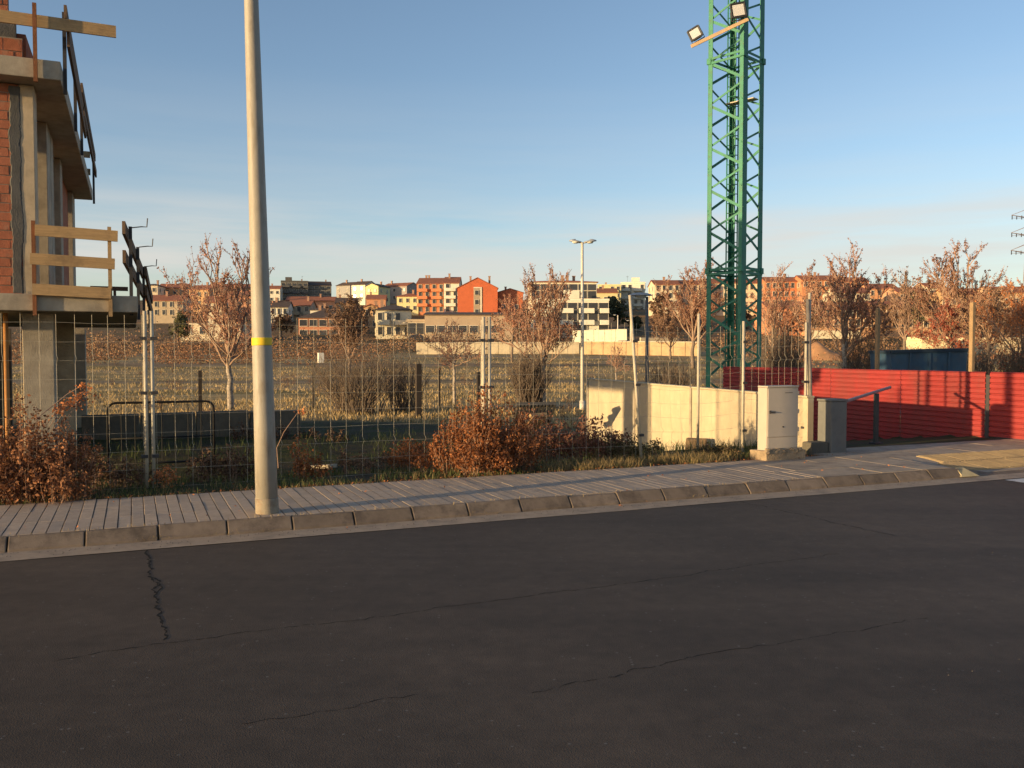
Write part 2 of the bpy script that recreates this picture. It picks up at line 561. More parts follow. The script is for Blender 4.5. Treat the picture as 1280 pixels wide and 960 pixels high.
crack([(60, 828), (130, 815), (207, 804)], .009, 3, .012)
crack([(905, 622), (950, 632), (1010, 645), (1055, 656), (1120, 670)], .014, 4, .015)
crack([(660, 868), (760, 846), (860, 822), (960, 806), (1060, 790), (1160, 772)], .007, 5, .014)
crack([(300, 905), (420, 888), (520, 866)], .005, 6, .014)

# zebra stripes at the crossing on the right
for i in range(4):
    mb = MB()
    t1 = -.47 - i * 1.0
    mb.add([S(6.5, t1 - .5, .004), S(10.6, t1 - .5, .004), S(10.6, t1, .004), S(6.5, t1, .004)], [(0, 1, 2, 3)])
    obj('crossing_stripe', mb, M_white, road)

# gutter, laid in lengths
gut = bpy.data.objects.new('gutter', None); COL.objects.link(gut); gut.location = S(0, -.28, 0); gut['kind'] = 'structure'
def kh(s):          # height of the kerb, dropped at the crossing
    return .12 - .09 * sm(6.1, 6.6, s)
mb = MB()
i0 = SA
rng = random.Random(3)
N = 120
for i in range(N + 1):
    s = -60 + 120 * i / N
    mb.v += [tuple(S(s, -.43 + rng.uniform(-.012, .012), .003)), tuple(S(s, -.10, .008))]
for i in range(N):
    a = 2 * i
    mb.f.append((a, a + 2, a + 3, a + 1))
obj('gutter_strip', mb, M_gutter, gut)

# kerb stones with a splayed face
kerb = bpy.data.objects.new('kerb', None); COL.objects.link(kerb); kerb.location = S(0, -.06, 0); kerb['kind'] = 'structure'
PITCH_K = .560
k0 = -2.475 / DS.x - .05
rng = random.Random(11)
bed = MB()
bed.sbox(SA, SB, -.11, -.005, -.3, .0095)
obj('kerb_bed', bed, M_joint, kerb)
for i in range(-19, 32):
    sa = k0 + i * PITCH_K + .006
    sb = sa + PITCH_K - .012
    dz = rng.uniform(-.006, .006); dt = rng.uniform(-.006, .004)
    ha, hb = kh(sa) + dz, kh(sb) + dz
    mb = MB()
    mb.add([S(sa, -.125 + dt, .0), S(sb, -.125 + dt, .0), S(sb, -.006, .0), S(sa, -.006, .0),
            S(sa, -.118 + dt, .028 * ha / .12), S(sb, -.118 + dt, .028 * hb / .12),
            S(sb, -.035 + dt, hb - .004), S(sa, -.035 + dt, ha - .004),
            S(sb, -.006, hb + .001), S(sa, -.006, ha + .001)],
           [(3, 2, 1, 0), (0, 1, 5, 4), (4, 5, 6, 7), (7, 6, 8, 9), (3, 9, 8, 2), (0, 4, 7, 9, 3), (1, 2, 8, 6, 5)])
    obj('kerb_stone', mb, M_kerb, kerb, bevel=.008)

# pavement bed and pavers
pav = bpy.data.objects.new('pavement', None); COL.objects.link(pav); pav.location = S(0, .8, 0); pav['kind'] = 'structure'
def pz(s, t):       # pavement level, falling to the dropped kerb
    return .12 - .09 * sm(6.1, 6.6, s) * (1 - sm(.1, 1.15, t))
mb = MB()
mb.sbox(SA, 6.2, .0, 1.66, -.3, .109)
obj('pavement_bed', mb, M_joint, pav)
PW, PL = .107, .55
rng = random.Random(5)
stuff = MB()
s = SA
cols = int((4.15 - SA) / PW)
near = 0
for c in range(cols):
    s0 = SA + c * PW
    for r in range(3):
        t0 = .004 + r * PL
        dz = rng.uniform(-.0012, .0012); ti = rng.uniform(-.0008, .0008)
        q = MB()
        a, b, d, e_ = s0 + .004, s0 + PW - .004, t0 + .003, t0 + PL - .003
        z0, z1 = .09, .12
        bv = .002
        q.add([S(a, d, z0), S(b, d, z0), S(b, e_, z0), S(a, e_, z0),
               S(a, d, z1 - bv + dz), S(b, d, z1 - bv + dz), S(b, e_, z1 - bv + dz), S(a, e_, z1 - bv + dz),
               S(a + bv, d + bv, z1 + dz - ti), S(b - bv, d + bv, z1 + dz + ti), S(b - bv, e_ - bv, z1 + dz + ti), S(a + bv, e_ - bv, z1 + dz - ti)],
              [(0, 1, 5, 4), (1, 2, 6, 5), (2, 3, 7, 6), (3, 0, 4, 7), (4, 5, 9, 8), (5, 6, 10, 9), (6, 7, 11, 10), (7, 4, 8, 11), (8, 9, 10, 11)])
        if -6.6 < s0 < 2.6 and near < 290:
            near += 1
            obj('paver', q, M_paver, pav)
        else:
            stuff.add(q.v, q.f)
obj('outer_pavers', stuff, M_paver, pav, kind='stuff')
# cast concrete slabs further right
rng = random.Random(8)
slab_s = [4.078, 4.95, 5.6, 6.25, 7.1, 8.0, 9.0, 10.0, 11.2, 12.4, 14, 16]
for i in range(len(slab_s) - 1):
    for (ta, tb) in ((0, .55), (.55, 1.12), (1.12, 1.67), (1.67, 2.3)):
        if tb > 2 and slab_s[i] < 5.5: continue
        a, b = slab_s[i] + .008, slab_s[i + 1] - .008
        q = MB()
        d = rng.uniform(-.002, .002)
        ns, ntt = 4, 3
        top = []
        for jj in range(ntt + 1):
            for ii in range(ns + 1):
                ss = a + (b - a) * ii / ns; tt = ta + .006 + (tb - ta - .012) * jj / ntt
                top.append(S(ss, tt, pz(ss, tt) + d))
        fs = []
        w = ns + 1
        for jj in range(ntt):
            for ii in range(ns):
                k = jj * w + ii
                fs.append((k, k + 1, k + 1 + w, k + w))
        q.add(top, fs)
        ring = [ii for ii in range(w)] + [jj * w + ns for jj in range(1, ntt + 1)] + [ntt * w + ii for ii in range(ns - 1, -1, -1)] + [jj * w for jj in range(ntt - 1, 0, -1)]
        nb = len(q.v)
        for k in ring:
            p = q.v[k]; q.v.append((p[0], p[1], -.1))
        for k in range(len(ring)):
            k2 = (k + 1) % len(ring)
            q.f.append((ring[k2], ring[k], nb + k, nb + k2))
        obj('pavement_slab', q, M_conc_pav if False else mat('pavement_concrete', (.38, .295, .215), .9, .2, 5, .35, 90, island=.07,
            stain=(.17, .14, .115), stain_scale=2.6, stain_lo=.48, stain_hi=.75), pav)
# tactile tiles with raised studs at the crossing
rng = random.Random(21)
for i in range(8):
    for j in range(2):
        a = 6.7 + i * .41 + (.0 if j else -.12); t0 = .16 + j * .46
        q = MB()
        cs = [(a, t0), (a + .395, t0), (a + .395, t0 + .445), (a, t0 + .445)]
        q.hexa([S(x, y, pz(x, y) - .03) for x, y in cs] + [S(x, y, pz(x, y) + .012) for x, y in cs])
        for u in range(7):
            sx = a + .03 + u * .055
            q.hexa([S(x, y, pz(x, y) + dz_) for dz_ in (.008, .019) for x, y in ((sx, t0 + .01), (sx + .026, t0 + .01), (sx + .026, t0 + .435), (sx, t0 + .435))])
        obj('tactile_tile', q, M_tact, pav)
# the loose wedge of kerb beside the dropped kerb
q = MB()
p = [S(6.12, -.16, .02), S(6.42, -.18, .02), S(6.36, .03, .02), S(6.14, .0, .02)]
q.hexa(p + [S(6.16, -.13, .04), S(6.38, -.15, .045), S(6.33, .0, .115), S(6.18, -.02, .12)])
obj('kerb_wedge', q, mat('pale_stone', (.42, .34, .2), .9, .2, 9, .3), kerb)
# ------------------------------------------------------------------ POLE
def pole():
    b = Wz(334, 641, .12)
    t = thing('lamp_pole', 'tall grey painted steel pole with a yellow band standing at the kerb', 'pole', b)
    top = Vector((b.x - .155, b.y, 7.6))
    def at(z):
        return b.lerp(top, (z - b.z) / (top.z - b.z))
    def r(z):
        return .101 - .0082 * (z - b.z)
    zb = at(1.6).z + (440 - 427) / F * b.y
    def seg(name, z0, z1, m, dr=0., n=28):
        q = MB(); k = 8
        q.tube([at(z0 + (z1 - z0) * i / k) for i in range(k + 1)], [r(z0 + (z1 - z0) * i / k) + dr for i in range(k + 1)], n)
        return obj(name, q, m, t, smooth=True)
    seg('shaft', b.z - .02, 7.6, M_pole)
    seg('yellow_band', zb - .035, zb + .035, M_yellow, .003)
    seg('base_collar', b.z - .01, b.z + .14, M_bare, .004)
    q = MB()
    c = at(.95)
    d = Vector((.25, -1, 0)).normalized(); sx = Vector((d.y, -d.x, 0)) * -1
    q.hexa([c + d * (r(.95) - .006) + sx * x + UP * z for z in (-.13, .13) for x, y in ((-.04, 0), (.04, 0))] +
           [c + d * (r(.95) + .004) + sx * x + UP * z for z in (-.13, .13) for x, y in ((-.04, 0), (.04, 0))]) if False else None
    # street light arm and head, above the picture
    q = MB(); q.tube([top, top + UP * .3, top + UP * .45 + DT * -.4, top + UP * .5 + DT * -1.1], [.035] * 4, 10)
    obj('arm', q, M_pole, t, smooth=True)
    q = MB(); h = top + UP * .5 + DT * -1.35
    q.beam(h + DT * .35, h - DT * .35, .24, .12)
    obj('lamp_head', q, M_galv, t, bevel=.03)
pole()

# ------------------------------------------------------------------ FENCE
FT = 2.4
def fx(px):                      # s along the fence line for a photo column
    q = (px - 640) / F
    Y = (8.8 + FT / DS.x) / (1 - math.tan(TH) * q)
    return (q * Y) / DS.x - 0.0 + (FT * math.sin(TH)) / DS.x * 1.0 if False else to_st(q * Y, Y)[0]

def fence_panel(s0, s1, label, top=2.03, post_l=True, post_r=True, lean_l=0., t0=FT, t1=FT, zb=.05, pitch=.17, rp=.021, sag=.0, seed=0):
    rng = random.Random(seed)
    base = S((s0 + s1) / 2, (t0 + t1) / 2, zb)
    th = thing('wire_fence', label, 'fence', base, 'wire mesh fence panels along the pavement')
    def P(s, z):
        k = (s - s0) / (s1 - s0)
        sag_z = -sag * math.sin(math.pi * k)
        ln = lean_l * (1 - k) * (z - zb)
        return S(s + ln, t0 + (t1 - t0) * k, z + sag_z)
    for on, sp in ((post_l, s0), (post_r, s1)):
        if on:
            q = MB(); q.tube([P(sp, zb - .25), P(sp, top + .02 + (.33 if lean_l and sp == s0 else 0))], rp, 10)
            obj('post', q, M_galv, th, smooth=True)
    zs = [zb + .06 + i * .2 for i in range(20) if zb + .06 + i * .2 < top - .02]
    q = MB()
    nv = int((s1 - s0 - .06) / pitch)
    folds = (zb + .48, zb + 1.48)
    for i in range(nv + 1):
        s = s0 + .03 + (s1 - s0 - .06) * i / nv + rng.uniform(-.008, .008)
        pts = []
        for z in [zb + .03] + sum([[f - .05, f, f + .05] for f in folds], []) + [top - .03]:
            p = P(s, z)
            if z in folds: p = p - DT * .035 + DS * .012
            pts.append(p)
        q.tube(pts, .0018, 4, False)
    obj('upright_wires', q, M_galv, th, kind='stuff')
    q = MB()
    for z in zs:
        k = 8
        pts = [P(s0 + (s1 - s0) * i / k, z + (rng.uniform(-.008, .008) if 0 < i < k else 0)) for i in range(k + 1)]
        q.tube(pts, .0016, 4, False)
    obj('cross_wires', q, M_galv, th, kind='stuff')
    for on, sp in ((post_l, s0 + .02), (post_r, s1 - .02)):
        if on:
            for z in (zb + .4, zb + 1.1, zb + 1.7):
                q = MB(); p = P(sp, z); q.beam(p - DS * .035, p + DS * .035, .06, .035)
                obj('clip', q, M_steel, th)

s186 = fx(186); s609 = fx(609); s800 = fx(800); s873 = fx(874); s929 = fx(929); s1012 = fx(1012)
fence_panel(s186 - 3.6, s186 - .035, 'wire mesh fence panel in front of the unfinished brick building', seed=1, pitch=.16)
fence_panel(s186 + .035, s609 - .05, 'widest wire mesh fence panel, directly behind the tall pole with the yellow band', seed=2, pitch=.185)
fence_panel(s609 + .03, s800 - .03, 'wire mesh fence panel right of the big rusty bush, ending at a leaning post', seed=3, pitch=.18, post_r=False)
fence_panel(s800 + .03, s929 - .02, 'wire mesh fence panel in front of the cream concrete wall, beside the leaning post', seed=4, pitch=.15, lean_l=-.085, sag=.05, post_r=False)
fence_panel(s929, s1012 - .03, 'short wire mesh fence panel directly behind the grey utility cabinet', seed=5, pitch=.12, t1=FT + .05, sag=.03)
# extra single posts
def post(name, label, px, top_py, t, z0, r, m, lean=0., n=10, cat='post'):
    q0 = (px - 640) / F
    Y = (8.8 + t / DS.x) / (1 - math.tan(TH) * q0)
    b = Vector((q0 * Y, Y, z0)); z1 = W(px, top_py, Y).z
    q = MB(); q.tube([b - UP * .2, b + UP * (z1 - z0) + Vector((lean, 0, 0))], r, n)
    o = obj(name, q, m, origin=b, smooth=True)
    tag(o, label, cat)
    return o
post('fence_post', 'thin third galvanised fence post at the joint behind the big rusty bush', 603, 400, FT + .05, 0, .02, M_galv)
post('fence_post', 'thin fence post standing just left of the green mast foot', 873, 392, FT + .9, -.05, .022, M_galv)
post('fence_post', 'tall dark scuffed tube post leaning beside the utility cabinet', 1017, 374, FT + .02, .02, .03, mat('dark_tube', (.16, .14, .125), .6, .3, 12, .2), lean=-.1)
post('fence_post', 'tall pale tube post touching the dark leaning tube by the cabinet', 1011, 366, FT + .1, .02, .022, M_galv)

# ------------------------------------------------------------------ CABINET, GATE POST, HANDRAIL
def cabinet():
    s0, s1, t0, t1 = 4.46, 5.0, 1.56, 1.75
    th = thing('utility_cabinet', 'pale grey metal utility cabinet on a rough concrete plinth beside the fence', 'cabinet', S((s0 + s1) / 2, (t0 + t1) / 2, .1))
    rng = random.Random(2)
    q = MB()
    P = []
    for z in (.08, .25):
        for (a, b) in ((s0 - .06, t0 - .07), (s1 + .09, t0 - .07), (s1 + .09, t1 + .09), (s0 - .06, t1 + .09)):
            P.append(S(a + rng.uniform(-.015, .015), b + rng.uniform(-.012, .012), z + (rng.uniform(-.02, .02) if z > .2 else 0)))
    q.hexa(P)
    for i in range(26):
        a = rng.uniform(s0 - .05, s1 + .08); bb = rng.choice([t0 - .055, t0 - .03]) + rng.uniform(-.015, .01); zc = rng.uniform(.23, .265); r = rng.uniform(.012, .032)
        q.hexa([S(a, bb, zc) + Vector((x * r * rng.uniform(.7, 1.2), y * r * rng.uniform(.7, 1.2), z * r * rng.uniform(.5, 1))) for z in (-1, 1) for x, y in ((-1, -1), (1, -1), (1, 1), (-1, 1))])
    obj('plinth', q, mat('rough_plinth', (.34, .25, .16), .95, .3, 10, .8, 40, stain=(.2, .15, .1), stain_scale=7), th, bevel=.015)
    q = MB(); q.sbox(s0, s1, t0, t1, .24, 1.11); obj('body', q, M_cab, th, bevel=.006)
    q = MB(); q.sbox(s0 - .003, s1 + .003, t0 - .016, t1 + .003, 1.113, 1.135); obj('lid', q, M_cab, th, bevel=.006)
    q = MB(); q.sbox(s0 + .012, s1 - .012, t0 - .014, t0 - .002, .435, 1.10)
    door = obj('door', q, M_cab, th, bevel=.003)
    q = MB(); q.sbox(s0 + .018, s1 - .018, t0 - .010, t0 - .002, .275, .425); obj('lower_panel', q, M_cab, th, bevel=.003)
    q = MB(); q.sbox(s0 + .03, s0 + .055, t0 - .03, t0 - .014, .76, .80); q.sbox(s0 + .045, s0 + .125, t0 - .034, t0 - .022, .77, .785)
    obj('handle', q, M_steel, door)
    q = MB(); q.sbox(s0 + .30, s0 + .43, t0 - .017, t0 - .0135, 1.035, 1.042)
    obj('vent_slot', q, M_black, door)
    q = MB(); c = S(s0 + .27, t0 - .014, .57); q.tube([c, c - DT * .006], .011, 8); obj('lock', q, M_steel, door)
    for z in (.5, .75, 1.0):
        q = MB(); q.sbox(s1 - .014, s1 + .004, t0 - .02, t0 - .004, z, z + .06); obj('hinge', q, M_cab, th)
cabinet()

def gate_post():
    s0, s1, t0, t1 = 5.9, 6.2, 1.88, 2.16
    th = thing('gate_post', 'short square grey concrete gate post at the top of the ramp', 'gate post', S((s0 + s1) / 2, (t0 + t1) / 2, .1))
    m = mat('post_concrete', (.16, .158, .148), .85, .15, 6, .25, 80, stain=(.11, .11, .105), stain_scale=3)
    q = MB(); q.sbox(s0, s1, t0, t1, .05, .87); obj('shaft', q, m, th, bevel=.012)
    q = MB(); q.sbox(s0 - .012, s1 + .012, t0 - .012, t1 + .012, .873, .905); obj('cap', q, m, th, bevel=.01)
    q = MB(); q.sbox(s0 - .32, s0 - .01, t0 + .03, t1 - .03, .0, .28); obj('footing', q, M_conc_d, th, bevel=.02)
gate_post()

def handrail():
    a = S(6.21, 2.02, .84)
    b = W(1113, 484, 15.0)
    q0 = (1096 - 640) / F
    k = 0
    for i in range(1000):
        p = a.lerp(b, i / 1000)
        if p.x / p.y > q0: k = i / 1000; break
    p = a.lerp(b, k)
    th = thing('handrail', 'sloping metal handrail running from the grey gate post over the ramp', 'handrail', Vector((p.x, p.y, .08)))
    m = mat('rail_paint', (.22, .17, .17), .5, .15)
    q = MB(); q.beam(a, b, .04, .045); obj('rail', q, m, th, bevel=.01)
    q = MB(); q.beam(Vector((p.x, p.y, .0)), p - UP * .03, .07, .05, DT); obj('post', q, mat('rail_post', (.06, .065, .06), .7, .2), th)
    q = MB(); q.beam(Vector((p.x, p.y, .05)), Vector((p.x, p.y, .12)), .16, .14, DT); obj('foot_plate', q, M_steel, th)
handrail()

# ------------------------------------------------------------------ CREAM CONCRETE WALL
def cream_wall():
    th = thing('concrete_wall', 'low cream precast concrete wall running back behind the wire fence', 'wall', S(5.93, 5.5, -.2))
    cuts = [2.32, 5.38, 7.35, 9.35]
    for i in range(3):
        q = MB()
        a, b = cuts[i] + .03, cuts[i + 1] - .03
        za, zb = .9 + (a - 2.3) * .011, .9 + (b - 2.3) * .011
        q.hexa([S(5.88, a, -.9), S(6.0, a, -.9), S(6.0, b, -.9), S(5.88, b, -.9), S(5.88, a, za), S(6.0, a, za), S(6.0, b, zb), S(5.88, b, zb)])
        obj('wall_panel', q, M_panelc, th, bevel=.008)
        q = MB()
        q.hexa([S(5.865, a, za + .003), S(6.015, a, za + .003), S(6.015, b, zb + .003), S(5.865, b, zb + .003),
                S(5.865, a, za + .035), S(6.015, a, za + .035), S(6.015, b, zb + .035), S(5.865, b, zb + .035)])
        obj('coping', q, M_panelc, th, bevel=.006)
        q = MB(); q.sbox(5.86, 6.02, b + .004, b + .056, -.9, zb + .02 if i < 2 else zb + .045)
        obj('wall_post', q, M_conc, th, bevel=.006)
cream_wall()
p = S(5.55, 4.75, 0); p.z = gz(p.x, p.y)
rng = random.Random(4)
q = MB(); q.hexa([p + Vector((x, y, z)) + Vector((rng.uniform(-.03, .03), rng.uniform(-.03, .03), rng.uniform(-.02, .02))) for z in (-.05, .2) for x, y in ((-.16, -.1), (.16, -.1), (.16, .1), (-.16, .1))])
tag(obj('stone_block', q, mat('block_brown', (.22, .15, .09), .95, .3, 12, .6, 50), origin=p, bevel=.03), 'rough brown stone block lying at the foot of the cream wall', 'stone')
# ------------------------------------------------------------------ RED HOARDING
def red_hoarding():
    th = thing('metal_hoarding', 'bright red corrugated metal hoarding along the far side of the ramp', 'hoarding', S(10.3, 6, 0))
    cuts = [-1.0, .9, 2.76, 2.84, 4.7, 6.58, 8.46, 10.35]
    rng = random.Random(5)
    for i, (a, b) in enumerate(zip(cuts, cuts[1:])):
        q = MB()
        dz = rng.uniform(-.008, .008)
        prof = []
        z = -.55 if a > 2.8 else .12
        while z < 1.2:
            prof += [(z, 0), (z + .055, 0), (z + .067, .022), (z + .083, .022)]
            z += .095
        prof.append((1.235, 0))
        m = 2
        for k in range(m + 1):
            t = a + .006 + (b - a - .012) * k / m
            for (zz, d) in prof:
                q.v.append(tuple(S(10.3 - d if False else 10.3 + d, t, zz + dz)))
        n = len(prof)
        for k in range(m):
            for j in range(n - 1):
                u = k * n + j
                q.f.append((u, u + 1, u + 1 + n, u + n))
        if i == 2:
            q = MB(); q.sbox(10.305, 10.34, a + .004, b - .004, -.1, 1.2)
            obj('slot_strip', q, M_steel, th)  # narrow dark strip in the slot between two sheets
        else:
            o = obj('metal_sheet', q, M_red, th)
            md = o.modifiers.new('thickness', 'SOLIDIFY'); md.thickness = .004; md.offset = 1
        q = MB(); q.sbox(10.35, 10.41, b - .03, b + .03, -.5, 1.15)
        obj('rear_post', q, M_woodd, th)
    q = MB(); q.sbox(10.34, 10.38, -1, 10.35, 1.05, 1.12); obj('rear_rail', q, M_woodd, th)
red_hoarding()

def tall_wood_post(px, top, Y, w, label):
    b = W(px, 480, Y); z1 = W(px, top, Y).z
    b.z = gz(b.x, b.y) - .1
    q = MB(); q.beam(b, Vector((b.x, b.y, z1)), w, w, DT)
    tag(obj('wooden_post', q, mat('weathered_post', (.30, .20, .11), .9, .25, 6, .3), origin=b, bevel=.01), label, 'post')
tall_wood_post(1096, 385, 21.5, .085, 'slim weathered wooden post rising behind the red hoarding, left of the blue skip')
tall_wood_post(1214, 378, 19.0, .09, 'stout weathered wooden post at the right end of the blue skip')

def skip():
    Y = 27.0
    a = W(1113, 440, Y); b = W(1209, 437, Y)
    z = gz((a.x + b.x) / 2, Y)
    th = thing('waste_skip', 'dark blue metal skip with ribbed sides behind the red hoarding', 'skip', Vector(((a.x + b.x) / 2, Y + .7, z)))
    zt0, zt1 = a.z, b.z
    x0, x1 = a.x, b.x
    q = MB()
    q.hexa([(x0 + .12, Y, z - .05), (x1 - .12, Y, z - .05), (x1 - .12, Y + 1.5, z - .05), (x0 + .12, Y + 1.5, z - .05), (x0, Y - .05, zt0), (x1, Y - .05, zt1), (x1, Y + 1.55, zt1), (x0, Y + 1.55, zt0)])
    obj('body', q, M_blue, th)
    q = MB()
    for (p0, p1) in (((x0, Y - .07, zt0), (x1, Y - .07, zt1)), ((x0, Y + 1.57, zt0), (x1, Y + 1.57, zt1)), ((x0, Y - .07, zt0), (x0, Y + 1.57, zt0)), ((x1, Y - .07, zt1), (x1, Y + 1.57, zt1))):
        q.beam(p0, p1, .08, .09)
    obj('rim', q, mat('blue_rim', (.02, .035, .055), .6, .2), th)
    for k in range(1, 4):
        f = k / 4
        q = MB(); xx = x0 + (x1 - x0) * f
        q.beam((xx, Y - .04, z), (xx, Y - .075, zt0 + (zt1 - zt0) * f - .06), .06, .05, Vector((0, 1, 0)))
        obj('rib', q, M_blue, th)
skip()

# ------------------------------------------------------------------ GREEN MAST
MY = 27.0
def mast():
    c = W(917, 440, MY); c.z = gz(c.x, c.y)
    th = thing('crane_mast', 'tall green lattice mast of a tower crane with cross bracing', 'crane', c)
    hd = 34.5 / F * MY            # half diagonal
    corners = [Vector((c.x, c.y - hd, 0)), Vector((c.x + hd, c.y, 0)), Vector((c.x + .09, c.y + hd, 0)), Vector((c.x - hd, c.y, 0))]
    ctr = Vector((c.x, c.y, 0))
    ztop = 15.5
    z0 = c.z - .2
    H = 1.27
    base_k = W(917, 78, MY).z     # section joint
    for i, p in enumerate(corners):           # angle-section chords, legs along the two faces
        w = .20 if i == 0 else .15
        q = MB()
        for j in (i - 1, (i + 1) % 4):
            e = (corners[j] - p); e.z = 0; e.normalize()
            o = (p - ctr).normalized() * .0
            nrm = Vector((-e.y, e.x, 0))
            if nrm.dot(ctr - p) < 0: nrm = -nrm
            g = 0.0 if j == i - 1 else .019
            w = {(0, -1): .125, (0, 1): .26, (1, 0): .25, (1, 2): .09, (3, 2): .09}.get((i, j), .15)
            a_, b_ = p + e * g, p + e * w
            q.hexa([v + UP * z for z in (z0, ztop) for v in (a_, b_, b_ + nrm * .018, a_ + nrm * .018)])
        obj('chord', q, M_green, th)
    zk = base_k
    while zk - H > z0: zk -= H
    faces = [(3, 0), (0, 1), (1, 2), (2, 3)]
    for fi, (a, b) in enumerate(faces):
        pa, pb = corners[a], corners[b]
        inset = (ctr - (pa + pb) / 2).normalized() * .03
        z = zk
        k = 0
        while z < ztop - H:
            q = MB()
            q.beam(pa + inset + UP * (z + H * .99), pb + inset + UP * (z + H * .45), .016, .08)
            obj('brace', q, M_green, th)
            q = MB()
            q.beam(pb + inset * 1.6 + UP * (z + H * .40), pa + inset * 1.6 + UP * (z - H * .02), .016, .06)
            obj('brace', q, M_green, th)
            z += H; k += 1
        for zj in (base_k - .05, base_k + .08):
            for zz in (zj, zj + 5.6, zj - 6.35):
                if z0 < zz < ztop:
                    q = MB(); q.beam(pa - inset * .2 + UP * zz, pb - inset * .2 + UP * zz, .018, .07)
                    obj('joint_rail', q, M_green, th)
    for zj in (base_k + .015, base_k + 5.67, base_k - 6.3):
        for p in corners:
            if z0 < zj < ztop:
                q = MB(); pp = p.lerp(ctr, .06); q.beam(pp + UP * (zj - .09), pp + UP * (zj + .09), .15, .15, Vector((1, 1, 0)))
                obj('joint_sleeve', q, M_green, th, bevel=.01)
    # climbing ladder inside, along the far chord
    lp = corners[2] + (ctr - corners[2]) * .25
    lad = None
    q = MB()
    sx = Vector((.17, 0, 0))
    for sgn in (-1, 1):
        q.beam(lp + sx * sgn + UP * z0, lp + sx * sgn + UP * ztop, .035, .035)
    lad = obj('ladder', q, M_green, th)
    q = MB(); z = z0 + .3
    while z < ztop - .2:
        q.tube([lp - sx + UP * z, lp + sx + UP * z], .014, 6); z += .3
    obj('rungs', q, M_green, lad, kind='stuff')
    # small rest platforms
    for zp in (W(917, 125, MY).z,):
        q = MB()
        for u in range(5):
            f = .2 + u * .13
            q.beam(corners[1].lerp(ctr, .15) + (corners[0] - corners[1]) * (f * .4) + UP * zp, corners[2].lerp(ctr, .2) + (corners[3] - corners[2]) * (f * .4) + UP * zp, .05, .03)
        obj('platform', q, M_galv, th)
    return c, corners
mc, mcor = mast()
By = mcor[0].y - .16
ba, bb = W(864, 58, By), W(935, 24, By)
q = MB(); q.beam(ba, bb, .05, .095)
tag(obj('lamp_bar', q, mat('bar_timber', (.55, .38, .22), .85, .15, 6, .1), origin=(ba + bb) / 2), 'slanted timber bar fixed across the green mast carrying two floodlights', 'bar')
def flood(px, py, w, h, yaw, roll, label, Y):
    c = W(px, py, Y)
    th = thing('floodlight', label, 'floodlight', c)
    rot = Matrix.Rotation(yaw, 3, 'Z') @ Matrix.Rotation(roll, 3, 'Y') @ Matrix.Rotation(R(-8), 3, 'X')
    def P(x, y, z): return c + rot @ Vector((x, y, z))
    q = MB()
    q.hexa([P(x, y, z) for x, y, z in ((-w * .34, .2, -h * .3), (w * .34, .2, -h * .3), (w * .34, .2, h * .3), (-w * .34, .2, h * .3), (-w / 2, 0, -h / 2), (w / 2, 0, -h / 2), (w / 2, 0, h / 2), (-w / 2, 0, h / 2))])
    obj('housing', q, M_black, th, bevel=.015)
    q = MB()
    for (a, b) in (((-w / 2, -h / 2), (w / 2, -h / 2)), ((w / 2, -h / 2), (w / 2, h / 2)), ((w / 2, h / 2), (-w / 2, h / 2)), ((-w / 2, h / 2), (-w / 2, -h / 2))):
        q.beam(P(a[0], -.02, a[1]), P(b[0], -.02, b[1]), .05, .045)
    obj('rim', q, M_black, th)
    q = MB(); k = .40
    q.hexa([P(x, y, z) for y in (-.014, -.026) for x, z in ((-w * k, -h * k), (w * k, -h * k), (w * k, h * k), (-w * k, h * k))])
    obj('lens', q, M_lens, th)
    q = MB()
    lo = c - UP * (h * .5 + .08)
    q.tube([P(-w / 2 - .02, .08, 0), P(-w / 2 - .02, .08, -h * .62), P(w / 2 + .02, .08, -h * .62), P(w / 2 + .02, .08, 0)], .016, 6)
    obj('bracket', q, M_steel, th)
flood(869, 42, .34, .33, R(-22), R(-26), 'tilted floodlight at the lower left end of the mast lamp bar', By + .04)
flood(923, 13, .40, .42, R(-6), R(-8), 'upright floodlight at the raised right end of the mast lamp bar', By - .02)
